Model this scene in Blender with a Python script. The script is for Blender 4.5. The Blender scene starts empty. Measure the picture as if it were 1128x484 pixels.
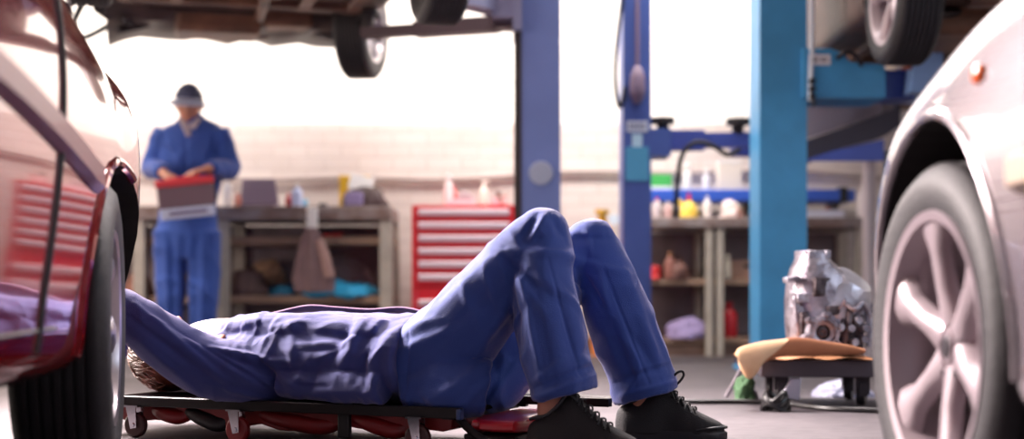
import bpy, bmesh, math, random
import numpy as np
from mathutils import Vector, Matrix, Euler, noise
R = math.radians
random.seed(7)
SC = bpy.context.scene
COL = SC.collection
# ------------------------------------------------------------------ camera
F = 1500.0; HZ = 325.0; CH = 0.40
cam = bpy.data.cameras.new('camera'); camo = bpy.data.objects.new('camera', cam); COL.objects.link(camo)
camo.location = (0, 0, CH); camo.rotation_euler = (R(90), 0, 0)
cam.sensor_width = 36; cam.lens = F/1128*36; cam.shift_y = (HZ-242)/1128
cam.dof.use_dof = True; cam.dof.focus_distance = 3.62; cam.dof.aperture_fstop = 1.55; cam.dof.aperture_blades = 0
cam.clip_end = 100
SC.camera = camo
SC.view_settings.view_transform = 'Standard'; SC.view_settings.look = 'None'
SC.view_settings.gamma = 1; SC.view_settings.use_curve_mapping = False
SC.view_settings.exposure = 0.55
SC.cycles.max_bounces = 6
# ------------------------------------------------------------------ light
w = bpy.data.worlds.new('world'); SC.world = w; w.use_nodes = True
bg = w.node_tree.nodes['Background']; bg.inputs[0].default_value = (0.80, 0.86, 1.0, 1); bg.inputs[1].default_value = 0.29
def area(name, loc, target, sx, sy, power, col, spread=180):
    l = bpy.data.lights.new(name, 'AREA'); l.shape = 'RECTANGLE'; l.size = sx; l.size_y = sy; l.energy = power; l.color = col; l.spread = R(spread)
    o = bpy.data.objects.new(name, l); COL.objects.link(o); o.location = loc
    o.rotation_euler = (Vector(target)-Vector(loc)).to_track_quat('-Z', 'Y').to_euler()
    return o
area('skylight_back_left', (-2.6, 7.6, 4.6), (-2.2, 9.4, 2.6), 5, 1.2, 340, (1, 0.93, 0.86))
area('skylight_back_right', (2.6, 7.6, 4.6), (2.4, 9.4, 2.6), 5, 1.2, 260, (1, 0.95, 0.90))
area('key_light_middle', (0.5, 6.4, 3.0), (-0.3, 3.6, 0.3), 1.4, 0.8, 80, (1, 0.88, 0.88), 110)  # unseen area light added behind the lying mechanic for top highlights
area('key_light_left', (-2.8, 5.3, 2.3), (-0.3, 3.75, 0.35), 1.1, 1.1, 150, (1, 0.86, 0.84), 80)  # unseen light added inside the room to brighten thighs and jacket
area('warm_light_left', (-4.6, 5.4, 1.8), (-1.0, 4.6, 0.2), 2.6, 3.0, 230, (1, 0.84, 0.72))  # warm area light from the left, out of view
area('fill_light_right', (4.2, 2.6, 2.4), (0.9, 4.4, 0.2), 2.4, 2.4, 45, (0.72, 0.84, 1.0))  # unseen bluish area light added as front fill
# ------------------------------------------------------------------ helpers
def at(px, py, Y): return Vector(((px-564)*Y/F, Y, CH+(HZ-py)*Y/F))
def lin(c):
    return tuple(((x/255)/12.92 if x/255 <= 0.04045 else ((x/255+0.055)/1.055)**2.4) for x in c)
MATS = {}
def mat(name, rgb, rough=0.5, metal=0.0, coat=0.0, var=0.0, vscale=6.0, bump=0.0, bscale=40.0, sheen=0.0, rgb2=None, emit=0, spec=0.5, trans=0, wear=None):
    if name in MATS: return MATS[name]
    m = bpy.data.materials.new(name); m.use_nodes = True; MATS[name] = m
    nt = m.node_tree; b = nt.nodes['Principled BSDF']; c = lin(rgb)
    b.inputs['Base Color'].default_value = (*c, 1); b.inputs['Roughness'].default_value = rough
    b.inputs['Metallic'].default_value = metal; b.inputs['Coat Weight'].default_value = coat; b.inputs['Coat Roughness'].default_value = 0.04
    b.inputs['Specular IOR Level'].default_value = spec; b.inputs['Sheen Weight'].default_value = sheen; b.inputs['Sheen Roughness'].default_value = .35; b.inputs['Sheen Tint'].default_value = (1, .86, .92, 1)
    b.inputs['Transmission Weight'].default_value = trans
    tc = nt.nodes.new('ShaderNodeTexCoord')
    if var or rgb2:
        n = nt.nodes.new('ShaderNodeTexNoise'); n.inputs['Scale'].default_value = vscale; n.inputs['Detail'].default_value = 6
        nt.links.new(tc.outputs['Object'], n.inputs['Vector'])
        r = nt.nodes.new('ShaderNodeValToRGB'); r.color_ramp.elements[0].position = .35; r.color_ramp.elements[1].position = .65
        d = lin(rgb2) if rgb2 else tuple(x*(1-var) for x in c)
        r.color_ramp.elements[0].color = (*d, 1); r.color_ramp.elements[1].color = (*c, 1)
        nt.links.new(n.outputs['Fac'], r.inputs['Fac']); nt.links.new(r.outputs['Color'], b.inputs['Base Color'])
    if bump:
        n = nt.nodes.new('ShaderNodeTexNoise'); n.inputs['Scale'].default_value = bscale; n.inputs['Detail'].default_value = 5
        nt.links.new(tc.outputs['Object'], n.inputs['Vector'])
        bp = nt.nodes.new('ShaderNodeBump'); bp.inputs['Strength'].default_value = bump; bp.inputs['Distance'].default_value = 0.01
        nt.links.new(n.outputs['Fac'], bp.inputs['Height']); nt.links.new(bp.outputs['Normal'], b.inputs['Normal'])
    return m
def empty(name, loc=(0, 0, 0), rz=0.0, rot=None):
    o = bpy.data.objects.new(name, None); COL.objects.link(o); o.location = loc
    o.rotation_euler = rot if rot else (0, 0, rz); o.empty_display_size = .1; return o
def tag(o, label=None, cat=None, group=None, kind=None):
    if label: o['label'] = label
    if cat: o['category'] = cat
    if group: o['group'] = group
    if kind: o['kind'] = kind
    return o
def sharpen(bm, ang=35):
    for f in bm.faces: f.smooth = True
    c = R(ang)
    for e in bm.edges:
        if len(e.link_faces) == 2 and e.calc_face_angle(0) > c: e.smooth = False
def link(name, bm, m, parent=None, bevel=0, smooth=True, ang=35, loc=None, rot=None, fix=True):
    if fix: bmesh.ops.recalc_face_normals(bm, faces=bm.faces)
    if smooth: sharpen(bm, ang)
    me = bpy.data.meshes.new(name); bm.to_mesh(me); bm.free()
    o = bpy.data.objects.new(name, me); COL.objects.link(o)
    ms = m if isinstance(m, (list, tuple)) else [m]
    for x in ms: me.materials.append(x)
    if parent: o.parent = parent
    if loc is not None: o.location = loc
    if rot is not None: o.rotation_euler = rot
    if bevel:
        b = o.modifiers.new('bevel', 'BEVEL'); b.width = bevel; b.segments = 2; b.limit_method = 'ANGLE'; b.angle_limit = R(40)
    return o
def T(loc=(0, 0, 0), rot=(0, 0, 0)): return Matrix.Translation(loc) @ Euler(rot).to_matrix().to_4x4()
def box(bm, c, s, M=None, taper=None):
    x, y, z = [v/2 for v in s]; M = M or Matrix()
    co = [(-x,-y,-z),(x,-y,-z),(x,y,-z),(-x,y,-z),(-x,-y,z),(x,-y,z),(x,y,z),(-x,y,z)]
    if taper: co = [(a*(taper if d > 0 else 1), b*(taper if d > 0 else 1), d) for a, b, d in co]
    vs = [bm.verts.new(M @ (Vector(p)+Vector(c))) for p in co]
    for f in ((0,3,2,1),(4,5,6,7),(0,1,5,4),(1,2,6,5),(2,3,7,6),(3,0,4,7)): bm.faces.new([vs[i] for i in f])
def prism(bm, poly, y0, y1, M=None, axis='y'):
    M = M or Matrix()
    def P(a, b, d): return Vector((a, d, b)) if axis == 'y' else (Vector((a, b, d)) if axis == 'z' else Vector((d, a, b)))
    A = [bm.verts.new(M @ P(a, b, y0)) for a, b in poly]; B = [bm.verts.new(M @ P(a, b, y1)) for a, b in poly]
    n = len(poly); bm.faces.new(A); bm.faces.new(B[::-1])
    for i in range(n): bm.faces.new((A[i], B[i], B[(i+1) % n], A[(i+1) % n]))
def rings(bm, RR, cap=True, closed=True):
    V = [[bm.verts.new(p) for p in r] for r in RR]; n = len(V[0])
    for a, b in zip(V[:-1], V[1:]):
        for i in range(n if closed else n-1): bm.faces.new((a[i], a[(i+1) % n], b[(i+1) % n], b[i]))
    if cap and closed: bm.faces.new(V[0][::-1]); bm.faces.new(V[-1])
    return V
def catmull(P, k=6):
    P = [np.array(p, float) for p in P]; out = []
    Q = [2*P[0]-P[1]] + P + [2*P[-1]-P[-2]]
    for i in range(1, len(Q)-2):
        a, b, c, d = Q[i-1:i+3]
        for j in range(k):
            t = j/k; out.append(.5*((2*b)+(-a+c)*t+(2*a-5*b+4*c-d)*t*t+(-a+3*b-3*c+d)*t**3))
    out.append(Q[-2]); return out
def tube(bm, path, r, seg=10, k=5, cap=True):
    """path: (x,y,z) or (x,y,z,r) or (x,y,z,ra,rb,ux,uy,uz)"""
    P = [list(p) for p in path]
    P = [p if len(p) > 3 else p+[r] for p in P]
    P = [p if len(p) > 4 else p+[p[3]] for p in P]
    C = catmull(P, k) if k > 1 and len(P) > 2 else [np.array(p, float) for p in P]
    RR = []; up = None
    for i, c in enumerate(C):
        a = C[max(0, i-1)][:3]; b = C[min(len(C)-1, i+1)][:3]
        t = Vector(b-a).normalized() if np.linalg.norm(b-a) > 1e-9 else Vector((0, 0, 1))
        if up is None:
            up = Vector((0, 0, 1)) if abs(t.z) < .9 else Vector((0, 1, 0))
        s = t.cross(up).normalized(); up = s.cross(t).normalized()
        rr = c[3]; rb = c[4] if len(c) > 4 else rr
        RR.append([Vector(c[:3])+s*rr*math.cos(2*math.pi*j/seg)+up*rb*math.sin(2*math.pi*j/seg) for j in range(seg)])
    rings(bm, RR, cap)
def lathe(bm, prof, M=None, seg=32, axis='y'):
    """prof: (radius, height along axis)"""
    M = M or Matrix(); V = []
    def P(r, h, a):
        c, s = r*math.cos(a), r*math.sin(a)
        return Vector((c, h, s)) if axis == 'y' else (Vector((c, s, h)) if axis == 'z' else Vector((h, c, s)))
    for r, h in prof:
        V.append([bm.verts.new(M @ P(r, h, 2*math.pi*j/seg)) for j in range(seg)] if r > 1e-6 else [bm.verts.new(M @ P(0, h, 0))])
    for a, b in zip(V[:-1], V[1:]):
        for i in range(seg):
            j = (i+1) % seg
            if len(a) == 1 and len(b) == 1: continue
            if len(a) == 1: bm.faces.new((a[0], b[j], b[i]))
            elif len(b) == 1: bm.faces.new((a[i], a[j], b[0]))
            else: bm.faces.new((a[i], a[j], b[j], b[i]))
def ball(bm, c, r, M=None, seg=16):
    M = M or Matrix(); r = r if isinstance(r, (tuple, list)) else (r, r, r)
    g = bmesh.ops.create_uvsphere(bm, u_segments=seg, v_segments=max(8, seg//2+2), radius=1)
    for v in g['verts']: v.co = M @ (Vector((v.co.x*r[0], v.co.y*r[1], v.co.z*r[2]))+Vector(c))
def B(): return bmesh.new()
def one(name, m, parent, fn, *a, bevel=0, **k):
    kk = {x: k.pop(x) for x in ('loc', 'rot', 'ang', 'smooth') if x in k}
    bm = B(); fn(bm, *a, **k); return link(name, bm, m, parent, bevel, **kk)
def children(o): return [c for c in bpy.data.objects if c.parent == o]
def copy_tree(o, parent=None):
    c = o.copy(); COL.objects.link(c)
    if parent: c.parent = parent
    for ch in children(o): copy_tree(ch, c)
    return c
def evaluated(o, name=None):
    """replace an object's mesh by its evaluated mesh"""
    dg = bpy.context.evaluated_depsgraph_get(); dg.update()
    me = bpy.data.meshes.new_from_object(o.evaluated_get(dg)); o.modifiers.clear(); o.data = me
    return o
def coords(me):
    a = np.empty(len(me.vertices)*3, np.float32); me.vertices.foreach_get('co', a); return a.reshape(-1, 3).astype(float)
def setco(me, a): me.vertices.foreach_set('co', a.astype(np.float32).ravel()); me.update()
def normals(me):
    a = np.empty(len(me.vertices)*3, np.float32); me.vertices.foreach_get('normal', a); return a.reshape(-1, 3).astype(float)
def blob(name, bm, m, parent, voxel=0.007, smooth=4, loc=None):
    """union of closed lofts into one continuous surface"""
    o = link(name, bm, m, parent, loc=loc)
    r = o.modifiers.new('remesh', 'REMESH'); r.mode = 'VOXEL'; r.voxel_size = voxel; r.use_smooth_shade = True
    if smooth:
        s = o.modifiers.new('smooth', 'SMOOTH'); s.iterations = smooth; s.factor = .5
    evaluated(o)
    if not o.data.materials: o.data.materials.append(m)
    for p in o.data.polygons: p.use_smooth = True
    return o
# ------------------------------------------------------------------ materials
red = mat('red_car_paint', (150, 12, 26), .12, .45, 1.0)
silver = mat('silver_car_paint', (160, 150, 156), .25, .55, 1.0)
brown_paint = mat('dark_underseal', (92, 66, 58), .55, .1, var=.5, vscale=5, bump=.4, bscale=20)
under = mat('dirty_underbody', (88, 64, 56), .6, .3, rgb2=(128, 92, 74), vscale=4, bump=.5, bscale=15)
rubber = mat('tyre_rubber', (36, 33, 38), .62, var=.3, vscale=20, bump=.15, bscale=80)
blackm = mat('black_plastic', (26, 24, 27), .45)
blackmetal = mat('black_steel', (24, 20, 22), .38, .3)
alloy = mat('alloy_metal', (190, 182, 188), .28, .85)
alloy_w = mat('painted_alloy', (164, 150, 156), .35, .3)
chrome = mat('chrome', (205, 205, 212), .12, 1)
darksteel = mat('dark_steel', (60, 55, 60), .45, .7)
glass = mat('car_glass', (25, 28, 32), .05, .0, 1.0, spec=.8)
orange = mat('orange_lens', (235, 96, 20), .2, 0, .6)
rlens = mat('red_lens', (170, 14, 16), .2, 0, .6)
wlens = mat('clear_lens', (225, 222, 218), .12, .2, .8)
trimcream = mat('body_moulding', (190, 168, 150), .35, .3, .3)
trimred = mat('mauve_moulding', (120, 52, 66), .4, .1, .3)
cloth = mat('coverall_cloth', (42, 70, 146), .75, sheen=.4, var=.12, vscale=9, bump=.35, bscale=420)
cloth2 = mat('bright_coverall_cloth', (56, 88, 170), .85, sheen=.3, var=.15, vscale=7, bump=.3, bscale=200)
jacketm = mat('jacket_cloth', (52, 62, 128), .8, sheen=.3, var=.12, vscale=9, bump=.35, bscale=420)
skin = mat('skin', (198, 138, 114), .5, var=.08, vscale=15)
hairm = mat('brown_hair', (92, 50, 28), .5, var=.5, vscale=60)
tee = mat('white_cotton', (196, 182, 186), .8, bump=.3, bscale=60)
shoem = mat('black_canvas', (20, 18, 23), .75, bump=.3, bscale=300)
solem = mat('black_rubber', (26, 27, 34), .55)
# ------------------------------------------------------------------ room
def wallmat():
    m = bpy.data.materials.new('painted_brick'); m.use_nodes = True; nt = m.node_tree; b = nt.nodes['Principled BSDF']; b.inputs['Roughness'].default_value = .6
    tc = nt.nodes.new('ShaderNodeTexCoord'); mp = nt.nodes.new('ShaderNodeMapping'); mp.inputs['Rotation'].default_value = (R(90), 0, 0)
    nt.links.new(tc.outputs['Object'], mp.inputs[0])
    br = nt.nodes.new('ShaderNodeTexBrick'); br.inputs['Scale'].default_value = 1; br.inputs['Brick Width'].default_value = .24; br.inputs['Row Height'].default_value = .085
    br.inputs['Mortar Size'].default_value = .007; br.inputs['Mortar Smooth'].default_value = .6
    br.inputs['Color1'].default_value = (*lin((220, 208, 203)), 1); br.inputs['Color2'].default_value = (*lin((214, 201, 196)), 1); br.inputs['Mortar'].default_value = (*lin((203, 188, 183)), 1)
    nt.links.new(mp.outputs[0], br.inputs['Vector'])
    sp = nt.nodes.new('ShaderNodeSeparateXYZ'); nt.links.new(tc.outputs['Object'], sp.inputs[0])
    gt = nt.nodes.new('ShaderNodeMath'); gt.operation = 'GREATER_THAN'; gt.inputs[1].default_value = 1.60; nt.links.new(sp.outputs['Z'], gt.inputs[0])
    nz = nt.nodes.new('ShaderNodeTexNoise'); nz.inputs['Scale'].default_value = 1.6; nz.inputs['Detail'].default_value = 6; nt.links.new(tc.outputs['Object'], nz.inputs['Vector'])
    mv = nt.nodes.new('ShaderNodeMix'); mv.data_type = 'RGBA'; mv.blend_type = 'MULTIPLY'; mv.inputs[0].default_value = .35
    cr = nt.nodes.new('ShaderNodeValToRGB'); cr.color_ramp.elements[0].position = .35; cr.color_ramp.elements[0].color = (.72, .68, .66, 1); cr.color_ramp.elements[1].position = .6; cr.color_ramp.elements[1].color = (1, 1, 1, 1)
    nt.links.new(nz.outputs['Fac'], cr.inputs[0]); nt.links.new(br.outputs['Color'], mv.inputs[6]); nt.links.new(cr.outputs[0], mv.inputs[7])
    mx = nt.nodes.new('ShaderNodeMix'); mx.data_type = 'RGBA'; nt.links.new(gt.outputs[0], mx.inputs[0]); nt.links.new(mv.outputs[2], mx.inputs[6]); mx.inputs[7].default_value = (*lin((250, 243, 236)), 1)
    nt.links.new(mx.outputs[2], b.inputs['Base Color'])
    bp = nt.nodes.new('ShaderNodeBump'); bp.inputs['Strength'].default_value = .35; bp.inputs['Distance'].default_value = .01; bp.invert = True
    nt.links.new(br.outputs['Fac'], bp.inputs['Height']); nt.links.new(bp.outputs[0], b.inputs['Normal'])
    return m
def floormat():
    m = bpy.data.materials.new('concrete_floor'); m.use_nodes = True; nt = m.node_tree; b = nt.nodes['Principled BSDF']
    tc = nt.nodes.new('ShaderNodeTexCoord')
    n1 = nt.nodes.new('ShaderNodeTexNoise'); n1.inputs['Scale'].default_value = 1.3; n1.inputs['Detail'].default_value = 8
    n2 = nt.nodes.new('ShaderNodeTexNoise'); n2.inputs['Scale'].default_value = 18; n2.inputs['Detail'].default_value = 8
    for n in (n1, n2): nt.links.new(tc.outputs['Object'], n.inputs['Vector'])
    c1 = nt.nodes.new('ShaderNodeValToRGB'); c1.color_ramp.elements[0].position = .35; c1.color_ramp.elements[1].position = .65
    c1.color_ramp.elements[0].color = (*lin((76, 70, 74)), 1); c1.color_ramp.elements[1].color = (*lin((102, 95, 99)), 1)
    nt.links.new(n1.outputs['Fac'], c1.inputs[0])
    c2 = nt.nodes.new('ShaderNodeValToRGB'); c2.color_ramp.elements[0].position = .3; c2.color_ramp.elements[0].color = (.72, .72, .74, 1); c2.color_ramp.elements[1].position = .6; c2.color_ramp.elements[1].color = (1, 1, 1, 1)
    nt.links.new(n2.outputs['Fac'], c2.inputs[0])
    mx = nt.nodes.new('ShaderNodeMix'); mx.data_type = 'RGBA'; mx.blend_type = 'MULTIPLY'; mx.inputs[0].default_value = .8
    nt.links.new(c1.outputs[0], mx.inputs[6]); nt.links.new(c2.outputs[0], mx.inputs[7]); nt.links.new(mx.outputs[2], b.inputs['Base Color'])
    b.inputs['Roughness'].default_value = .6; b.inputs['Specular IOR Level'].default_value = .3
    bp = nt.nodes.new('ShaderNodeBump'); bp.inputs['Strength'].default_value = .25; bp.inputs['Distance'].default_value = .01
    nt.links.new(n2.outputs['Fac'], bp.inputs['Height']); nt.links.new(bp.outputs[0], b.inputs['Normal'])
    return m
WY = 9.55
def slab(name, m, c, s): return tag(one(name, m, None, box, c, s, smooth=False), kind='structure')
slab('floor', floormat(), (0, 3.5, -.05), (15, 13, .1))
wm = wallmat()
slab('wall_back', wm, (0, WY+.1, 2.6), (15, .2, 5.2))
plaster = mat('side_wall_plaster', (214, 204, 196), .8, var=.1)
slab('wall_left', plaster, (-7.4, 3.5, 2.6), (.2, 12.3, 5.2))
slab('wall_right', plaster, (7.4, 3.5, 2.6), (.2, 12.3, 5.2))
slab('ceiling', mat('ceiling_panels', (215, 210, 205), .8), (0, 3.5, 5.25), (15, 13, .1))
slab('baseboard_back', mat('dark_skirting', (128, 98, 88), .7, var=.3), (0, WY-.012, .05), (14.8, .024, .1))
pipem = mat('grey_conduit', (168, 152, 148), .5)
def pipe(bm):
    pts = []
    for i in range(60):
        x = -6.5+i*.22; pts.append((x, WY-.03, 1.235+.03*math.sin(x*1.3)+.012*math.sin(x*4.1)))
    tube(bm, pts, .016, 8, 2)
tag(one('wall_conduit', pipem, None, pipe), 'thin grey conduit sagging along the back wall above the benches', 'conduit')

# ------------------------------------------------------------------ two-post lifts
def column(bm, open_x, wd=.26, dp=.30, h=3.6, t=.012, lip=.07):
    """C channel, open towards +x or -x"""
    s = open_x; x0, x1 = -wd/2, wd/2; X = lambda v: v*s
    poly = [(x0, -dp/2), (x1, -dp/2), (x1, -dp/2+lip), (x1-t, -dp/2+lip), (x1-t, -dp/2+t), (x0+t, -dp/2+t), (x0+t, dp/2-t), (x1-t, dp/2-t), (x1-t, dp/2-lip), (x1, dp/2-lip), (x1, dp/2), (x0, dp/2)]
    prism(bm, [(X(a), b) for a, b in poly], .02, h, axis='z')
def lift_column(label, loc, s, m, wd=.26, rz=0, face_disc=False, arm_z=None):
    t = empty('lift_column', loc, rz); tag(t, label, 'car lift')
    one('channel_post', m, t, column, s, wd)
    one('base_plate', m, t, box, (0, 0, .01), (wd+.16, .46, .02), bevel=.004)
    def bolts(bm):
        for x in (-1, 1):
            for y in (-1, 1): lathe(bm, [(0, .05), (.016, .05), (.018, .02)], T((x*(wd/2+.05), y*.19, 0)), 6, 'z')
    one('anchor_bolts', chrome, t, bolts)
    def screw(bm):
        lathe(bm, [(0, .1), (.024, .1), (.024, 3.5), (0, 3.5)], T((.0, 0, 0)), 12, 'z')
    one('lifting_screw', darksteel, t, screw)
    one('motor_head', m, t, box, (0, 0, 3.68), (wd+.06, .36, .16), bevel=.01)
    return t
def arm(bm, x0, y0, x1, y1, z, hgt=.10, wd=.11, frac=.55):
    p, q = Vector((x0, y0, z)), Vector((x1, y1, z)); d = q-p; L = d.length; a = math.atan2(d.y, d.x)
    M = Matrix.Translation(p) @ Matrix.Rotation(a, 4, 'Z')
    box(bm, (L*frac/2, 0, 0), (L*frac, wd, hgt), M)
    box(bm, (L*(frac+1)/2-.05, 0, 0), (L*(1-frac)+.1, wd*.78, hgt*.74), M)
def arm_pad(bm, x, y, z):
    lathe(bm, [(0, z), (.035, z), (.035, z+.06), (.07, z+.06), (.07, z+.095), (0, z+.095)], T((x, y, 0)), 20, 'z')
postA = mat('periwinkle_lift_paint', (104, 120, 176), .42, var=.12, vscale=3)
postC = mat('royal_blue_lift_paint', (78, 100, 172), .42, var=.15, vscale=3)
postB = mat('cyan_blue_lift_paint', (66, 152, 206), .4, var=.16, vscale=5, bump=.05)
padm = mat('pad_rubber', (48, 42, 44), .7)
# lift A: right column and its mate behind the red car
A_ = lift_column('periwinkle blue lift post in the middle, beside the red tool chest', (.160, 7.65, 0), -1, postA, wd=.215)
one('side_channel', mat('brown_black_strip', (42, 32, 32), .5), A_, box, (-.128, -.135, 1.8), (.040, .04, 3.5))
def disc(bm): lathe(bm, [(0, -.158), (.062, -.158), (.066, -.150), (0, -.150)], T((.0, 0, 1.07)), 28, 'y')
one('round_cover_disc', mat('disc_grey', (150, 156, 178), .4), A_, disc)
def carr(bm):
    box(bm, (-.19, 0, 2.04), (.16, .30, .22)); box(bm, (-.13, -.1, 2.1), (.05, .2, .5)); box(bm, (-.13, .1, 2.1), (.05, .2, .5))
one('carriage', mat('grey_blue_steel', (128, 128, 158), .4, .3), A_, carr)
def armsA(bm):
    arm(bm, -.2, 0, -.80, -.72, 2.02, .11, .13)
one('swing_arm', mat('pale_arm_paint', (138, 136, 164), .4, .2), A_, armsA)
def armsA2(bm):
    arm(bm, -.24, .05, -1.03, .32, 1.93, .085, .10, .6); box(bm, (-.2, .03, 1.97), (.12, .14, .15))
one('swing_arm', mat('dark_arm_paint', (74, 58, 66), .5, .2), A_, armsA2)
def padsA(bm): arm_pad(bm, -1.0, .31, 1.96); arm_pad(bm, -.78, -.69, 2.06)
one('arm_pad', padm, A_, padsA)
A2 = lift_column('matching periwinkle lift post hidden behind the red car', (-3.35, 6.9, 0), 1, postA)
one('carriage', MATS['grey_blue_steel'], A2, box, (.19, 0, 2.04), (.16, .30, .22))
one('swing_arm', MATS['dark_arm_paint'], A2, arm, .2, 0, .95, -.5, 2.02)
one('swing_arm', MATS['dark_arm_paint'], A2, arm, .2, 0, .95, .5, 1.95)
# lift C: royal blue post in front of the right bench
C_ = lift_column('slim royal blue lift post with hose and control decals, before the right bench', (.735, 8.15, 0), 1, postC, wd=.165)
def hoseC(bm):
    tube(bm, [(-.06, -.17, 2.25), (-.10, -.18, 2.05), (-.13, -.18, 1.75), (-.125, -.18, 1.58), (-.10, -.17, 1.50), (-.07, -.16, 1.62)], .012, 8)
one('hose', blackm, C_, hoseC)
def lever(bm):
    tube(bm, [(-.0, -.17, 2.15), (-.0, -.17, 1.72)], .012, 8, 1); tube(bm, [(0, -.17, 1.74, .02), (0, -.175, 1.68, .042), (0, -.175, 1.58, .045), (0, -.17, 1.52, .02)], .03, 12)
one('release_lever', mat('mauve_grip', (134, 112, 132), .5), C_, lever)
one('white_decal', mat('decal_white', (214, 216, 226), .5), C_, box, (0.0, -.152, 1.39), (.125, .004, .065))
def marks(bm):
    for i in range(5): box(bm, (-.04+i*.02, -.1545, 1.39), (.012, .002, .028))
one('decal_print', mat('decal_ink', (120, 124, 150), .5), C_, marks)
def arr(bm): box(bm, (0, -.152, 1.30), (.06, .004, .09)); 
one('arrow_decal', mat('decal_pale', (190, 222, 236), .5), C_, arr)
one('cyan_decal', mat('decal_cyan', (84, 160, 196), .5), C_, box, (0.0, -.1525, 1.17), (.135, .004, .20))
one('carriage', postC, C_, box, (.14, 0, 1.30), (.12, .28, .16))
def armC(bm): arm(bm, .12, -.05, .80, -.1, 1.315, .115, .12, .42)
one('swing_arm', mat('blue_arm_paint', (72, 88, 176), .45, var=.1), C_, armC)
def padsC(bm):
    arm_pad(bm, .16, -.07, 1.355); arm_pad(bm, .60, -.10, 1.345)
one('arm_pad', padm, C_, padsC)
def loopC(bm): tube(bm, [(.22, -.2, .85), (.23, -.2, 1.05), (.26, -.2, 1.22), (.34, -.2, 1.29), (.44, -.2, 1.27), (.52, -.2, 1.22), (.6, -.18, 1.25)], .014, 8)
one('hose', blackm, C_, loopC)
def armC2(bm): arm(bm, .6, .1, 1.36, .2, 1.28, .08, .12, .3)
one('swing_arm', MATS['blue_arm_paint'], C_, armC2)
# ramp of the same lift seen right of the cyan post
rp = empty('steel_ramp', (0, 0, 0)); tag(rp, 'grey and black sloping steel ramp, raised behind the cyan lift post', 'ramp')
def prismM(bm, pts, Y, d): prism(bm, [(p.x, p.z) for p in pts], Y, Y+d)
def rampa(bm):
    prismM(bm, [at(872, 176, 7.75), at(872, 160, 7.75), at(925, 142, 7.75), at(985, 120, 7.75), at(985, 108, 7.75), at(992, 108, 7.75), at(992, 138, 7.75), at(975, 150, 7.75), at(930, 162, 7.75), at(900, 176, 7.75)], 7.75, .25)
one('ramp_beam', mat('dark_ramp_steel', (62, 54, 64), .5, .3), rp, rampa, smooth=False)
def rampb(bm):
    prismM(bm, [at(872, 158, 8.1), at(872, 110, 8.1), at(1000, 106, 8.1), at(985, 120, 8.1), at(925, 141, 8.1)], 8.1, .05)
one('ramp_plate', mat('pale_ramp_plate', (150, 138, 150), .5, .3), rp, rampb, smooth=False)
def rampc(bm): prismM(bm, [at(885, 177, 7.7), at(918, 166, 7.7), at(975, 153, 7.7), at(975, 177, 7.7)], 7.72, .02)
one('ramp_brace', MATS['blue_arm_paint'], rp, rampc, smooth=False)
def rampd(bm): box(bm, (2.22, 7.95, .01), (.3, .3, .02)); box(bm, (2.22, 7.95, .62), (.08, .08, 1.24))
one('support_leg', MATS['dark_ramp_steel'], rp, rampd)
# lift B: big cyan post
B_ = lift_column('bright cyan blue lift post, the widest and nearest one', (1.405, 7.2, 0), 1, postB, wd=.245)
def carB(bm):
    P = [at(884, 108, 7.03), at(884, 53, 7.03), at(915, 53, 7.03), at(928, 58, 7.03), at(937, 68, 7.03), at(976, 71, 7.03), at(976, 108, 7.03)]
    prism(bm, [(p.x-1.405, p.z) for p in P], -.17, .17)
one('carriage', postB, B_, carB, bevel=.006, smooth=False)
one('inner_arm', mat('deep_blue_paint', (40, 66, 146), .45), B_, box, (.62, 0, 1.50), (.16, .22, .15), bevel=.004)
def brB(bm):
    P = [at(1000, 103, 7.0), at(1007, 48, 7.0), at(1036, 48, 7.0), at(1036, 103, 7.0)]
    prism(bm, [(p.x-1.405, p.z) for p in P], -.25, .2)
one('arm_bracket', mat('pale_blue_paint', (122, 156, 206), .4), B_, brB, bevel=.004, smooth=False)
one('arm_pin', mat('rusty_pin', (176, 96, 70), .5), B_, lambda bm: lathe(bm, [(0, 1.56), (.028, 1.56), (.028, 1.68), (0, 1.68)], T((.625, -.2, 0)), 16, 'z'))
def hook(bm): tube(bm, [(.51, -.22, 1.57), (.55, -.24, 1.565), (.60, -.24, 1.585), (.66, -.22, 1.60)], .016, 8)
one('latch_hook', mat('ivory_plastic', (222, 210, 196), .4), B_, hook)
one('white_label', mat('decal_offwhite', (216, 216, 224), .5), B_, box, (.181, -.177, 1.613), (.112, .004, .055))
def lm(bm):
    for x in (-.034, -.024, -.012, .010, .022, .034): box(bm, (.181+x, -.1795, 1.613), (.007, .002, .020))
one('label_print', mat('label_ink', (92, 92, 110), .5), B_, lm)
def bitsB(bm):
    for z in (1.50, 1.46, 1.42): lathe(bm, [(0, -.03), (.016, -.03), (.016, .0), (0, .0)], T((.140, -.175, z)), 12, 'y')
    tube(bm, [(.14, -.18, 1.45), (.145, -.2, 1.40), (.15, -.19, 1.37)], .008, 6)
one('cable_clip', blackm, B_, bitsB)
def gl(bm): tube(bm, [(.145, -.16, 3.0), (.145, -.165, 1.75), (.14, -.17, 1.62), (.135, -.17, 1.40)], .014, 8, 3)
one('pale_hose', mat('pale_hose_rubber', (196, 204, 216), .5), B_, gl)
def archB(bm): tube(bm, [(.27, -.18, 1.62), (.32, -.18, 1.655), (.37, -.18, 1.63), (.40, -.18, 1.58)], .011, 8)
one('hydraulic_hose', darksteel, B_, archB)
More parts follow.
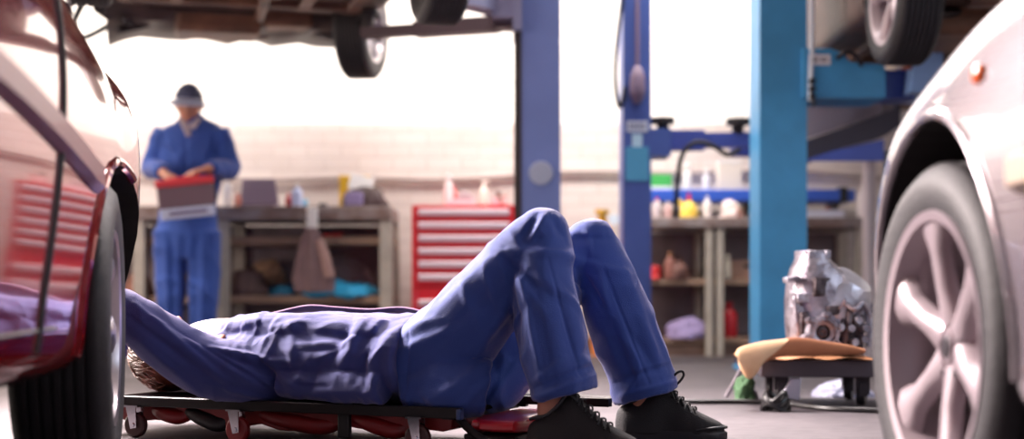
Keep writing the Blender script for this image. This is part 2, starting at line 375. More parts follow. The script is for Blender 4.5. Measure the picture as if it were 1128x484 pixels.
# ------------------------------------------------------------------ cars
class Shape:
    """car skin: x forward (0 = front axle), y left, z up"""
    low = 0.0
    def __init__(s, st):
        s.X = np.array([a[0] for a in st]); s.S = np.array([a[1:] for a in st], float)
    def par(s, x): 
        n = s.S.shape[1]; out = []
        i = int(np.clip(np.searchsorted(s.X, x)-1, 0, len(s.X)-2)); h = s.X[i+1]-s.X[i]; t = (x-s.X[i])/h
        for k in range(n):
            y = s.S[:, k]
            d = lambda j: 0 if j <= 0 or j >= len(y)-1 else ((y[j+1]-y[j])/(s.X[j+1]-s.X[j])*(s.X[j]-s.X[j-1])+(y[j]-y[j-1])/(s.X[j]-s.X[j-1])*(s.X[j+1]-s.X[j]))/(s.X[j+1]-s.X[j-1])
            m0, m1 = d(i)*h, d(i+1)*h
            out.append((2*t**3-3*t*t+1)*y[i]+(t**3-2*t*t+t)*m0+(-2*t**3+3*t*t)*y[i+1]+(t**3-t*t)*m1)
        return out
    def section(s, x, k=5):
        w, sill, belt, top, tw = s.par(x); hm = belt-sill
        q = 1-s.low*min(1, max(0, (x-.10)/.28)) if x > 0 else 1
        P = [(w*.80, sill), (w*.955*q, sill+.015), (w*.985*q, sill+hm*.22), (w*(.5+.5*q), sill+hm*.55), (w*.985, sill+hm*.85), (w*.95, belt), (w*.95*.35+tw*.65, belt+(top-belt)*.55 if top-belt > .15 else belt+(top-belt)*.7), (tw, top-.02), (tw*.9, top), (tw*.5, top+.02), (0, top+.027)]
        C = catmull(P, k); return [(0, sill), (w*.4, sill)]+[(c[0], c[1]) for c in C]
    def y(s, x, z):
        sec = s.section(x); pts = [p for p in sec[3:] if p[0] > .02]
        zs = [p[1] for p in pts]; ys = [p[0] for p in pts]; b = ys[0]
        for i in range(len(zs)-1):
            if zs[i] <= z <= zs[i+1]: return ys[i]+(ys[i+1]-ys[i])*(z-zs[i])/max(1e-6, zs[i+1]-zs[i])
        return b
def hatch(up=0.0, nose=0.0, w=.88, sill=.24, ns=1.0, fw=0.0):
    return Shape([(-3.36, w*.74, sill+.16, .78, .84, w*.62), (-3.30, w*.90, sill+.05, .90, .98, w*.70), (-3.18, w*.96, sill+.02, .96, 1.14, w*.72), (-2.95, w*.985, sill, .98+up*.3, 1.39, w*.68), (-2.3, w, sill, .98+up*.5, 1.45, w*.68),
                  (-1.35, w, sill, .97+up*.7, 1.42, w*.68), (-.78, w, sill, .95+up, 1.10+up*.6, w*.80), (-.5, w, sill, .90+up, 1.0+up, w*.82), (0, w, sill, .82+up, .93+up, w*.82), (.36, w*.975-nose+fw, sill, .74+up+fw*2, .85+up+fw*2, w*.78-nose+fw), (.60, w*.90-nose*2, sill+.07*ns, .66+up, .76+up, w*.68-nose), (.76, w*.76-nose*2, sill+.15*ns, .58+up, .66+up, w*.55), (.84, w*.52, sill+.19*ns, .50+up, .54+up, w*.38)])
def wheel_parts(root, M, Rw, Rr, width, spokes, rim_m, spoke_w=.035, style='star', k=1.0, side=1):
    """M maps axle frame (y = outward) to the root's frame"""
    h = width/2
    def tyre(bm):
        n = 56; pr = [(Rr-.012, -h*.84), (Rr+.01, -h*.92), ((Rr+Rw)/2, -h), (Rw-.022, -h*.94), (Rw-.006, -h*.80)]
        for g in range(-3, 4):
            c = g*h*.22
            pr += [(Rw-.001, c-h*.075), (Rw, c), (Rw-.001, c+h*.075)]
            if g < 3: pr += [(Rw-.009, c+h*.085), (Rw-.009, c+h*.135)]
        pr += [(Rw-.006, h*.80), (Rw-.022, h*.94), ((Rr+Rw)/2, h), (Rr+.01, h*.92), (Rr-.012, h*.84), (Rr-.02, 0), (Rr-.012, -h*.84)]
        lathe(bm, pr, M, n, 'y')
    t = one('tyre', rubber, root, tyre, ang=50)
    def rimf(bm):
        lathe(bm, [(Rr+.004, -h*.86), (Rr-.01, -h*.86), (Rr-.03, -h*.6), (Rr-.035, h*.3), (Rr-.022, h*.72), (Rr-.012, h*.9), (Rr+.004, h*.94), (Rr+.008, h*.86), (Rr-.012, 0), (Rr+.004, -h*.86)], M, 48, 'y')
    r = one('rim', rim_m, t, rimf, ang=40)
    def disc(bm):
        lathe(bm, [(0, -h*.35), (Rr*.72, -h*.35), (Rr*.72, -h*.28), (.06, -h*.28), (.06, h*.0), (0, h*.0)], M, 32, 'y')
        lathe(bm, [(0, -h*.5), (Rr*.55, -h*.5), (Rr*.5, -h*.36), (0, -h*.36)], M, 24, 'y')
    one('brake_disc', darksteel, t, disc)
    def sp(bm):
        for i in range(spokes):
            a = 2*math.pi*i/spokes+.12
            A = M @ Matrix.Rotation(a, 4, 'Y')
            st = []
            for q, (r0, ww, y0, th) in enumerate([(.035, spoke_w*1.25, h*.50, .022), (Rr*.45, spoke_w*.72, h*.62, .020), (Rr*.72, spoke_w*.85, h*.70, .018), (Rr-.03, spoke_w*1.55, h*.74, .018), (Rr-.012, spoke_w*1.9, h*.74, .02)]):
                st.append([A @ Vector((x*ww, y0+y*th, r0)) for x, y in ((-1, -.8), (-.75, .1), (-.3, .5), (.3, .5), (.75, .1), (1, -.8))])
            rings(bm, st)
        lathe(bm, [(0, h*.62), (.026, h*.62), (.03, h*.56), (.062, h*.53), (.078, h*.40), (.072, h*.2), (0, h*.2)], M, 30, 'y')
    one('spokes', rim_m, t, sp, ang=50)
    def nuts(bm):
        for i in range(5):
            a = 2*math.pi*i/5+.3
            lathe(bm, [(0, h*.60), (.0085, h*.60), (.0095, h*.44), (0, h*.44)], M @ Matrix.Translation((.052*math.cos(a), 0, .052*math.sin(a))), 6, 'y')
        lathe(bm, [(0, h*.66), (.018, h*.65), (.024, h*.60), (0, h*.58)], M, 20, 'y')
    one('wheel_nuts', darksteel, t, nuts)
    return t
def side_strip(bm, sh, sgn, pts, hgt, off=.006, th=.012):
    """a moulding that follows the skin; pts (x,z)"""
    C = catmull(pts, 8); RR = []
    for c in C:
        x, z = c[0], c[1]; hh = hgt/2
        RR.append([Vector((x, sgn*(sh.y(x, z+dz*hh)+o), z+dz*hh)) for dz, o in ((-1, -.01), (-1, off*.5), (-.6, off+th), (.6, off+th), (1, off*.5), (1, -.01))])
    rings(bm, RR)
def seam(bm, sh, sgn, pts, r=.0035, k=6, off=0.0):
    C = catmull(pts, k); tube(bm, [(c[0], sgn*(sh.y(c[0], c[1])+off), c[1]) for c in C], r, 6, 1)
def skin_patch(bm, sh, sgn, poly_rows, off, th=.006):
    """rows of (x,z) lists on the side, both faces"""
    g = [[Vector((x, sgn*(sh.y(x, z)+off), z)) for x, z in row] for row in poly_rows]
    g2 = [[p-Vector((0, sgn*th, 0)) for p in row] for row in g]
    for G in (g, g2):
        V = [[bm.verts.new(p) for p in r] for r in G]
        for a, b in zip(V[:-1], V[1:]):
            for i in range(len(a)-1): bm.faces.new((a[i], a[i+1], b[i+1], b[i]))
def car(name, label, paint, sh, loc, rot, Rw=.325, Rr=.215, tw=.205, spokes=6, rim_m=None, w=.88, steer=0, archR=.365, archz=None, wy=None, droop=0.0, base=-2.5, skip=(), moulding=None, body_m=None, seam_r=.0035):
    t = empty(name, loc, rot=rot); tag(t, label, 'car'); rim_m = rim_m or alloy
    xs = sorted(set(list(np.arange(-3.36, .84, .05))+[.84, -3.36, .80, .82, -3.34]))
    def body(bm):
        RR = []
        for x in xs:
            s = sh.section(x); s = [(a, b) for a, b in s]
            ring = [Vector((x, a, b)) for a, b in s]+[Vector((x, -a, b)) for a, b in s[-2:0:-1]]
            RR.append(ring)
        rings(bm, RR)
    liner = mat('wheel_arch_liner', (34, 28, 30), .8)
    bo = one('body', [paint, liner], t, body, ang=28)
    az = (archz if archz is not None else Rw+droop)
    cb = B()
    for ax in (0, base):
        for sg in (1, -1):
            lathe(cb, [(0, sg*(w-.27)), (archR, sg*(w-.27)), (archR, sg*(w+.3)), (0, sg*(w+.3))], T((ax, 0, az)), 48, 'y')
            box(cb, (ax, sg*(w+.015), az-archR/2-.2), (archR*2*.999, .57, archR+.4))
    cut = link('cutter', cb, [liner], None, smooth=False); cut.data.materials.clear(); cut.data.materials.append(liner)
    cut.matrix_world = Matrix(); cut.parent = t
    bpy.context.view_layer.update()
    bb = bo.modifiers.new('arches', 'BOOLEAN'); bb.object = cut; bb.solver = 'EXACT'; bb.operation = 'DIFFERENCE'; bb.use_self = True
    try: bb.material_mode = 'TRANSFER'
    except Exception: pass
    evaluated(bo); bpy.data.objects.remove(cut, do_unlink=True)
    wyy = wy if wy is not None else w-.005-tw/2
    for ax in (0, base):
        for sg in (1, -1):
            a = (0 if sg > 0 else math.pi)
            st = steer if ax == 0 else 0
            if (ax, sg) in skip: continue
            M = Matrix.Translation((ax, sg*wyy, Rw)) @ Matrix.Rotation(st+a, 4, 'Z')
            wheel_parts(t, M, Rw, Rr, tw, spokes, rim_m)
    for ax in (0, base):
        one('axle', darksteel, t, lambda bm: tube(bm, [(ax, -wyy, Rw), (ax, -.25, Rw+.03), (ax, .25, Rw+.03), (ax, wyy, Rw)], .025, 8, 1))
        for sg in (1, -1):
            one('control_arm', darksteel, t, lambda bm: tube(bm, [(ax+.25, sg*.35, Rw-.02+droop), (ax+.05, sg*(wyy-.08), Rw-.08)], .025, 8, 1))
            one('suspension_strut', darksteel, t, lambda bm: tube(bm, [(ax, sg*(wyy-.13), Rw-.05), (ax-.02, sg*(wyy-.2), Rw+.42)], .04, 10, 1))
    # glass
    def sidewin(bm, sg, x0, x1):
        rows = []
        for j in range(7):
            f = j/6; row = []
            for i in range(13):
                g = i/12; x = x0+(x1-x0)*g
                wd, sl, bl, tp, _ = sh.par(x); zt = max(bl+.04, tp-.07); row.append((x, bl+.02+(zt-bl-.02)*f))
            rows.append(row)
        skin_patch(bm, sh, sg, rows, .004)
    for sg in (1, -1):
        for x0, x1 in ((-1.0, -1.78), (-1.86, -2.75)): one('side_window', glass, t, sidewin, sg, x0, x1)
    def screen(bm, x0, x1):
        V = []
        for i in range(9):
            x = x0+(x1-x0)*i/8; sec = [p for p in sh.section(x) if p[1] > sh.par(x)[3]-.035]
            r = [Vector((x, a, b+.006)) for a, b in sec]; r = r+[Vector((p.x, -p.y, p.z)) for p in r[-2::-1]]
            n = 17; L = len(r)-1; rr = []
            for k in range(n):
                f = L*k/(n-1); q = int(min(L-1, f)); rr.append(r[q].lerp(r[q+1], f-q))
            V.append([bm.verts.new(p) for p in rr])
        for a, b in zip(V[:-1], V[1:]):
            for i in range(len(a)-1): bm.faces.new((a[i], a[i+1], b[i+1], b[i]))
    one('windscreen', glass, t, screen, -.72, -1.28); one('rear_window', glass, t, screen, -3.02, -3.16)
    def seams(bm, sg):
        seam(bm, sh, sg, [(-.74, .30), (-.70, .45), (-.64, .65), (-.60, .80), (-.58, sh.par(-.58)[2])], seam_r)
        seam(bm, sh, sg, [(-1.80, .34), (-1.80, .6), (-1.82, .95)])
        seam(bm, sh, sg, [(-.60, .34), (-1.2, .335), (-1.80, .34)])
    for sg in (1, -1): one('door_seam', blackm, t, seams, sg)
    def handle(bm, sg):
        x, z = -1.62, .80; y = sh.y(x, z)
        tube(bm, [(x, sg*(y-.005), z, .012), (x+.01, sg*(y+.03), z, .012), (x+.16, sg*(y+.03), z, .012), (x+.17, sg*(y-.005), z, .012)], .012, 8, 3)
    for sg in (1, -1): one('door_handle', paint, t, handle, sg)
    def head(bm, sg): skin_patch(bm, sh, sg, [[(x, z) for x in np.linspace(.60, .78, 8)] for z in np.linspace(sh.par(.6)[2]-.13, sh.par(.7)[2]-.0, 4)], .008, .02)
    for sg in (1, -1): one('headlight', wlens, t, head, sg)
    def tail(bm, sg): skin_patch(bm, sh, sg, [[(x, z) for x in np.linspace(-3.28, -3.05, 6)] for z in np.linspace(.72, .92, 4)], .008, .02)
    for sg in (1, -1): one('tail_lamp', rlens, t, tail, sg)
    def grille(bm): box(bm, (.815, 0, sh.par(.8)[1]+.17), (.05, .5, .09))
    one('grille', blackm, t, grille)
    def mirror(bm, sg):
        y = sh.y(-.86, sh.par(-.86)[2]+.02); z = sh.par(-.86)[2]+.08
        tube(bm, [(-.86, sg*(y-.02), z-.04, .02), (-.86, sg*(y+.06), z, .03)], .02, 8, 1)
        ball(bm, (-.86, sg*(y+.13), z+.03), (.05, .095, .065))
    for sg in (1, -1): one('wing_mirror', paint, t, mirror, sg)
    return t
# red car
sh_red = hatch(up=.09, nose=.04, w=.88, sill=.245, fw=.012, ns=1.7); sh_red.low = .045
i36 = list(sh_red.X).index(.36); sh_red.S[i36, 0] += .04; sh_red.S[i36, 4] += .04
RC = car('hatchback_car', 'glossy red car at the left edge, its front wheel beside the mechanic\'s head', red, sh_red, (-1.750, 2.945, 0), (0, 0, R(96.84)), w=.88, steer=R(6), rim_m=alloy, spokes=7, Rr=.215, seam_r=.008)
for sg in (-1, 1):
    one('side_moulding', trimred, RC, lambda bm: side_strip(bm, sh_red, sg, [(-2.0, .75), (-1.2, .73), (-.8, .70), (-.5, .665), (-.37, .645), (-.30, .638)], .068))
def lip(bm, sh, sg, Rr, az, ax=0, r=.012, a0=-12):
    P = []
    for i in range(25):
        a = R(a0)+R(192-a0)*i/24; x = ax+Rr*math.cos(a); z = az+Rr*math.sin(a)
        if z < sh.par(x)[1]+.01: continue
        P.append((x, sg*(sh.y(x, z)-.002), z))
    tube(bm, P, r, 8, 1)
for sg in (-1, 1):
    for ax in (0, -2.5): one('wheel_arch_lip', red, RC, lip, sh_red, sg, .372, .325, ax, .012, 68)
# silver car
sh_sil = hatch(up=-.03, nose=.02, w=.85, sill=.22)
SV = car('saloon_car', 'silver car at the right edge, seen over its front wheel', silver, sh_sil, (1.539, 2.343, 0), (0, 0, R(92.9)), w=.85, spokes=6, rim_m=alloy_w, Rr=.226, Rw=.312, archR=.350, archz=.350)
for sg in (1, -1):
    def ind(bm):
        x, z = -.235, .735; y = sh_sil.y(x, z); ball(bm, (x, sg*(y+.002), z), (.022, .010, .016))
    one('side_indicator', orange, SV, ind)
    one('side_moulding', trimcream, SV, lambda bm: side_strip(bm, sh_sil, sg, [(-2.0, .585), (-1.2, .585), (-.7, .58), (-.44, .572), (-.405, .57)], .064, .004, .02))
    for ax in (0, -2.5): one('wheel_arch_lip', silver, SV, lip, sh_sil, sg, .353, .350, ax, .010)
# lifted cars
def undercarriage(t, z0, zz):
    def ex(bm):
        tube(bm, [(.25, -.15, z0-.03), (-.4, -.12, z0-.05), (-1.2, -.1, z0-.04), (-2.1, -.18, z0-.05), (-2.7, -.3, z0-.05), (-3.3, -.45, z0-.02)], .03, 10)
        tube(bm, [(-1.2, -.1, z0-.05, .05, .05), (-1.25, -.1, z0-.05, .11, .07), (-1.7, -.12, z0-.05, .11, .07), (-1.75, -.12, z0-.05, .05, .05)], .08, 14, 1)
    one('exhaust', mat('rusty_exhaust', (130, 92, 74), .6, .3, rgb2=(74, 52, 46), vscale=5), t, ex)
    one('fuel_tank', under, t, lambda bm: (box(bm, (-2.05, .25, z0-.03), (.55, .75, .18))), bevel=.04)
    one('engine_sump', under, t, lambda bm: (box(bm, (.1, .1, z0-.02), (.42, .5, .22)), box(bm, (.02, -.3, z0), (.3, .3, .16))), bevel=.03)
    def ribs(bm):
        for y in (-.62, -.35, .35, .62): box(bm, (-1.25, y, z0-.012), (1.7, .07, .05))
        for x in (-.5, -1.0, -1.75): box(bm, (x, 0, z0-.015), (.08, 1.35, .05))
        box(bm, (.45, 0, z0-.01), (.10, 1.1, .10)); box(bm, (-2.62, 0, z0-.01), (.10, 1.0, .10)); tube(bm, [(.3, -.55, z0+.02), (.36, -.3, z0-.06), (.36, .3, z0-.06), (.3, .55, z0+.02)], .03, 8)
    one('underbody_ribs', under, t, ribs, bevel=.01)
    def spl(bm): 
        pts = [Vector((.50+.03*math.sin(i), -.6+.1*i, z0-.01)) for i in range(13)]
        tube(bm, [tuple(p) for p in pts], .03, 8)
    one('undertray_edge', blackm, t, spl)
sh_A = hatch(up=.05, nose=0, w=.86, sill=.36, ns=-.12, fw=.01)
LA = car('lifted_car', 'dark underside of a car raised on the periwinkle lift, top left', brown_paint, sh_A, (-1.653, 8.13, 1.72), (0, -.044, R(105.3)), w=.86, Rw=.31, Rr=.205, tw=.20, droop=.06, archR=.37, base=-2.26, spokes=7, rim_m=silver, steer=R(-25), skip=((0, 1),))
undercarriage(LA, .36, 0)
def loose(bm): tube(bm, [(.20, .60, .36), (.24, .80, .24), (.22, .88, .20), (.10, .93, .19), (-.05, .92, .24), (-.12, .86, .36)], .019, 8, 5)
one('hanging_arch_strip', blackm, LA, loose)
def tray_(bm):
    rr = []
    for i in range(17):
        y = -.74+1.48*i/16; d = .012*math.sin(i*1.7)+.008*math.sin(i*4.1)+(.05*max(0, (y-.55)/.19))
        rr.append([Vector((-.12, y, .34)), Vector((-.05, y, .285+d*.5)), Vector((.4, y, .27-d)), Vector((.74, y, .285-d)), Vector((.80, y, .34)), Vector((.80, y, .38)), Vector((-.12, y, .38))])
    rings(bm, rr)
one('undertray', mat('dark_undertray', (70, 52, 50), .6, rgb2=(44, 34, 36), vscale=6), LA, tray_)
sh_B = hatch(up=.05, nose=0, w=.86, sill=.30)
LB = car('lifted_car', 'dark car raised above the cyan lift arm, top right', brown_paint, sh_B, (2.54, 8.72, 1.45), (0, 0, R(90)), w=.86, Rw=.32, Rr=.225, tw=.21, spokes=5, rim_m=alloy_w)
undercarriage(LB, .30, 0)
# ------------------------------------------------------------------ benches
benchtop = mat('worn_bench_top', (150, 138, 136), .55, rgb2=(120, 96, 88), vscale=9)
benchframe = mat('cream_bench_frame', (182, 172, 160), .6, var=.2, vscale=12)
shelfm = mat('wooden_shelf_edge', (158, 128, 108), .65, var=.2)
backp = mat('dark_bench_back', (138, 124, 130), .8, var=.3)
def bench(name, label, x0, x1, yf, ztop, apron, posts, shelves, depth=.6, back=True, grp=None):
    t = empty(name, ((x0+x1)/2, yf+depth/2, 0)); tag(t, label, 'workbench', grp); cx = (x0+x1)/2; L = x1-x0
    one('worktop', benchtop, t, box, (0, 0, ztop-apron/2), (L, depth, apron), bevel=.008)
    for px, wd in posts:
        for y in (-depth/2+.045, depth/2-.045):
            one('leg', benchframe, t, box, (px-cx, y, (ztop-apron)/2), (wd, .06, ztop-apron), bevel=.004)
    for z, th in shelves: one('shelf', shelfm, t, box, (0, .02, z), (L-.03, depth-.09, th), bevel=.003)
    if back: one('back_panel', backp, t, box, (0, depth/2-.008, (ztop-apron)/2+.02), (L-.02, .012, ztop-apron-.06))
    return t
# left bench: X(px)=(px-564)/170.07 at Y=8.82
YL = 8.82; X = lambda px, Y=YL: (px-564)*Y/F
bench('workbench', 'long worktop bench with cream legs behind the standing mechanic', X(20), X(431), YL, .975, .09, [(X(28), .075), (X(152), .075), (X(245), .075), (X(425), .085)], [(.755, .05), (.37, .05)])
YR = 8.80
BR = bench('workbench', 'bench with open shelves behind the blue lift posts', X(690, YR), X(957, YR), YR, .90, .065, [(X(782, YR), .045), (X(794, YR), .045), (X(950, YR), .07), (X(700, YR), .06)], [(.485, .04), (.10, .04)])
one('plinth', mat('brown_plinth', (132, 104, 92), .7, var=.2), BR, box, (0, -.2, .035), (1.5, .03, .07))
# blue shelf above right bench
sf = empty('wall_shelf', (X(825, 9.25), 9.3, 1.075)); tag(sf, 'long rolled-edge blue shelf fixed above the right bench', 'shelf')
def shb(bm): prism(bm, [(-.15, -.045), (.22, -.045), (.22, -.02), (-.10, -.02), (-.10, .03), (-.15, .035)], -.72, .70, axis='x')
one('shelf_board', mat('shelf_blue', (52, 92, 196), .4), sf, shb, bevel=.008)
one('shelf_joint', blackm, sf, box, (.62, -.10, .0), (.05, .11, .10))
def sbr(bm):
    for x in (-.6, 0, .6): prism(bm, [(-.1, -.045), (.22, -.045), (.22, -.22)], x-.01, x+.01, axis='x')
for x in (-.6, 0, .6):
    one('bracket', darksteel, sf, lambda bm: prism(bm, [(-.1, -.045), (.22, -.045), (.22, -.22)], x-.01, x+.01, axis='x'))
# ------------------------------------------------------------------ tool chest
YC = 8.78
tc = empty('tool_chest', (X(511, YC), YC+.24, 0)); tag(tc, 'tall red tool chest with pale full-width drawer handles', 'tool chest')
cw = (568-453)*YC/F; ztop = CH+(HZ-226)*YC/F
redc = mat('tool_chest_red', (206, 22, 36), .32, 0, .5); hand = mat('pale_drawer_handle', (220, 200, 208), .3, .3)
def cab(bm):
    t = .03; box(bm, (-cw/2+t/2, 0, (ztop+.1)/2), (t, .46, ztop-.1)); box(bm, (cw/2-t/2, 0, (ztop+.1)/2), (t, .46, ztop-.1))
    box(bm, (0, 0, ztop-.012), (cw-.06, .46, .024)); box(bm, (0, 0, .12), (cw-.06, .46, .04)); box(bm, (0, .22, (ztop+.1)/2), (cw-.06, .015, ztop-.16))
one('cabinet', redc, tc, cab, bevel=.003)
zd = ztop-.028; step = 14.35*YC/F
for i in range(10):
    hgt = step if i < 6 else (step*1.72 if i == 6 else step*1.2)
    if zd-hgt < .14: break
    d = one('drawer', redc, tc, box, (0, -.205, zd-hgt/2), (cw-.066, .05, hgt-.007), bevel=.004)
    zh = (zd-.020) if i < 6 else (zd-hgt+.045)
    def hdl(bm):
        prism(bm, [(-.232, zh-.021), (-.250, zh-.016), (-.252, zh+.012), (-.244, zh+.021), (-.230, zh+.021)], -cw/2+.045, cw/2-.045, axis='x')
    one('drawer_handle', hand, d, hdl); zd -= hgt
for x in (-1, 1):
    for y in (-1, 1):
        def cst(bm): lathe(bm, [(0, -.02), (.05, -.02), (.05, .02), (0, .02)], T((x*(cw/2-.08), y*.15, .05)), 20, 'x'); box(bm, (x*(cw/2-.08), y*.15, .085), (.06, .05, .03))
        one('caster', blackm, tc, cst)
# ------------------------------------------------------------------ small things
def bottle(name, label, loc, h, r, m, capm, cat='bottle', capr=.4, group=None, shape=None):
    t = empty(name, loc); tag(t, label, cat, group)
    pr = shape or [(0, 0), (r*.95, 0), (r, h*.04), (r, h*.62), (r*.85, h*.72), (r*.38, h*.82), (r*.36, h*.88), (0, h*.88)]
    one('bottle_body', m, t, lathe, pr, None, 20, 'z')
    one('cap', capm, t, lathe, [(0, h*.87), (r*capr, h*.87), (r*capr, h*.985), (r*capr*.8, h), (0, h)], None, 16, 'z')
    return t
def spray(name, label, loc, h, r, m, capm, cat='spray bottle'):
    t = bottle(name, label, loc, h, r, m, capm, cat)
    one('trigger', capm, t, lambda bm: (box(bm, (.01, 0, h*1.02), (r*1.6, r*.5, h*.09)), box(bm, (.02+r*.4, 0, h*.93), (.008, .01, h*.12))), bevel=.003)
    return t
white = mat('white_plastic', (232, 228, 226), .4); offw = mat('ivory_paper', (226, 216, 206), .7)
redp = mat('red_plastic', (198, 30, 34), .4); yel = mat('yellow_plastic', (240, 190, 50), .4); green = mat('green_card', (70, 178, 88), .6)
blu = mat('light_blue_label', (196, 204, 236), .4); orangep = mat('orange_plastic', (226, 130, 50), .5); lil = mat('lilac_cloth', (150, 134, 176), .85, bump=.3, bscale=30)
brownm = mat('brown_cardboard', (196, 140, 100), .75, var=.12, vscale=8, bump=.1); dkb = mat('dark_brown_leather', (70, 48, 50), .6, var=.3)
def wobble(o, amp, sc, seed=0):
    a = coords(o.data); n = normals(o.data)
    for i in range(len(a)):
        a[i] += n[i]*amp*noise.fractal(Vector(a[i])*sc+Vector((seed, seed, 0)), 1.0, 2.0, 4)
    setco(o.data, a); return o
def lump(name, m, parent, c, r, amp=.02, sc=9, seed=0, flat=True):
    bm = B(); g = bmesh.ops.create_icosphere(bm, subdivisions=5, radius=1)
    for v in g['verts']:
        z = v.co.z
        if flat and z < 0: z *= .15
        v.co = Vector((v.co.x*r[0], v.co.y*r[1], z*r[2]))
    o = link(name, bm, m, parent, fix=True, ang=180); wobble(o, amp, sc, seed); 
    a = coords(o.data); a += np.array(c); setco(o.data, a); return o
# on the left bench (top z .975)
ZT = .977
lt = empty('laptop', (X(284, 9.0), 9.02, ZT)); tag(lt, 'open dark laptop on the left bench beside the standing mechanic', 'laptop')
lap = mat('laptop_shell', (116, 100, 120), .4, .2); 
one('keyboard_base', lap, lt, box, (0, .0, .012), (.25, .2, .022), bevel=.004)
def lid(bm):
    M = T((0, .10, .02), (R(-12), 0, 0)); prism(bm, [(-.14, 0), (.12, 0), (.085, .185), (-.13, .185)], -.006, .006, M)
one('screen_lid', lap, lt, lid)
one('screen', mat('screen_dull', (112, 96, 112), .5), lt, lambda bm: prism(bm, [(-.125, .015), (.105, .015), (.075, .172), (-.118, .172)], -.009, -.006, T((0, .10, .02), (R(-12), 0, 0))))
def onL(px, Y=9.0): return (X(px, Y), Y, ZT)
spray('spray_bottle', 'white spray bottle left of the laptop, behind the mechanic', onL(250), .20, .032, white, white)
bottle('jar', 'small orange-brown pot in front of the laptop', onL(262, 8.93), .09, .024, mat('terracotta_pot', (204, 128, 108), .5), mat('terracotta_pot', (204, 128, 108)), 'pot', .9)
bottle('bottle', 'blue-labelled white bottle in the middle of the left bench', onL(327), .16, .038, blu, white)
bottle('bottle', 'small red capped bottle next to the blue-labelled bottle', onL(318, 9.05), .10, .022, redp, redp)
bottle('bottle', 'tiny blue tin right of the blue-labelled bottle on the left bench', onL(336, 9.08), .075, .02, mat('sky_blue_tin', (130, 190, 220), .4), white)
bottle('tape_roll', 'small black lidded pot lying on the left bench edge', onL(356, 8.9), .02, .03, blackm, blackm, 'pot', .9)
bg_ = empty('tool_bag', onL(402, 9.02)); tag(bg_, 'dark brown slumped tool bag on the right end of the left bench', 'bag')
lump('bag_body', dkb, bg_, (0, 0, 0), (.155, .12, .155), .02, 9, 3)
one('bag_pouch', lil, bg_, lambda bm: box(bm, (-.06, -.12, .05), (.12, .04, .09)), bevel=.012)
one('bag_handle', dkb, bg_, lambda bm: tube(bm, [(-.05, 0, .13), (0, 0, .19), (.06, 0, .12)], .01, 8))
cb = empty('parts_box', (X(391, 9.2), 9.2, ZT)); tag(cb, 'yellow and white carton standing behind the brown bag', 'box')
one('carton', yel, cb, box, (0, 0, .10), (.20, .10, .20), bevel=.004)
one('carton_lid', yel, cb, box, (0, 0, .205), (.205, .105, .04), bevel=.004)
one('carton_label', white, cb, box, (.03, -.053, .10), (.13, .008, .11))
tag(one('instruction_sheet', white, None, lambda bm: box(bm, (0, 0, 0), (.16, .004, .10), T((X(398, 9.0), 9.0, ZT+.165), (R(-20), R(12), 0)))), 'crumpled white paper sheet on top of the brown bag', 'paper')
# rag hanging in front of the bench
hg = empty('work_jacket', (X(343, 8.74), 8.77, .95)); tag(hg, 'brown work jacket hung by a white loop from the bench apron', 'jacket')
one('hanging_loop', white, hg, lambda bm: box(bm, (0, 0, -.06), (.07, .02, .14)), bevel=.008)
def rag(bm):
    rr = []
    for z, wd, d in ((-.12, .03, .02), (-.2, .07, .035), (-.32, .10, .04), (-.45, .13, .045), (-.53, .12, .03), (-.535, .02, .01)):
        rr.append([Vector((wd*math.cos(a)*(1+.12*math.sin(5*a+z*9))+z*-.02, -.02+d*math.sin(a)*(1+.2*math.sin(7*a)), z)) for a in np.linspace(0, 2*math.pi, 40, endpoint=False)])
    rings(bm, rr)
one('jacket_cloth', mat('faded_brown_cloth', (128, 102, 104), .85, var=.2, bump=.3), hg, rag)
one('sleeve', mat('faded_tan_cloth', (156, 124, 118), .85), hg, lambda bm: tube(bm, [(.05, -.03, -.2, .03), (.09, -.04, -.32, .035), (.12, -.04, -.44, .035)], .03, 12))
# shelf content, left
SH2 = .397
def clothpile(name, label, m, px0, px1, Y, z, h, seed, dep=.16, cat='cloth'):
    x0, x1 = X(px0, Y), X(px1, Y); t = lump(name, m, None, (0, 0, 0), ((x1-x0)/2, dep, h), .03, 8, seed)
    t.location = ((x0+x1)/2, Y, z); tag(t, label, cat); return t
cy = mat('cyan_cloth', (44, 168, 216), .7, var=.3, vscale=10, bump=.3)
clothpile('cleaning_cloth', 'bright cyan cloth heap on the lower shelf of the left bench', cy, 332, 417, 8.98, SH2, .10, 5)
clothpile('cleaning_cloth', 'darker teal cloth left of the cyan heap', mat('teal_cloth', (30, 108, 140), .7, bump=.3), 290, 325, 9.1, SH2, .075, 8)
clothpile('rag_heap', 'brown greasy rags heaped right of the bench leg on the left bench shelf', mat('greasy_rag', (92, 70, 68), .85, bump=.3), 252, 296, 9.05, SH2, .20, 9, cat='rags')
clothpile('rag_heap', 'tan folded sacking at the back of the left bench shelf', mat('tan_sacking', (150, 118, 96), .85, bump=.3), 262, 320, 9.3, SH2, .24, 12, .10, cat='rags')
clothpile('rag_heap', 'brown rags on the shelf left of the standing mechanic', mat('rust_rag', (128, 84, 70), .85, bump=.3), 138, 168, 9.0, SH2, .15, 15, cat='rags')
clothpile('rag_heap', 'grey bundle under the top rail, left bay of the left bench', mat('grey_bundle', (120, 106, 110), .85, bump=.3), 345, 410, 9.2, SH2, .28, 16, .12, cat='rags')
clothpile('rag_heap', 'small red rag on the upper shelf of the left bench', redp, 356, 378, 8.95, .78, .035, 18, .06, cat='rags')
clothpile('floor_bundle', 'dark blue bundle on the floor beside the red tool chest', mat('navy_bundle', (54, 50, 92), .8, bump=.3), 437, 457, 8.9, 0, .30, 19, .12, cat='bundle')
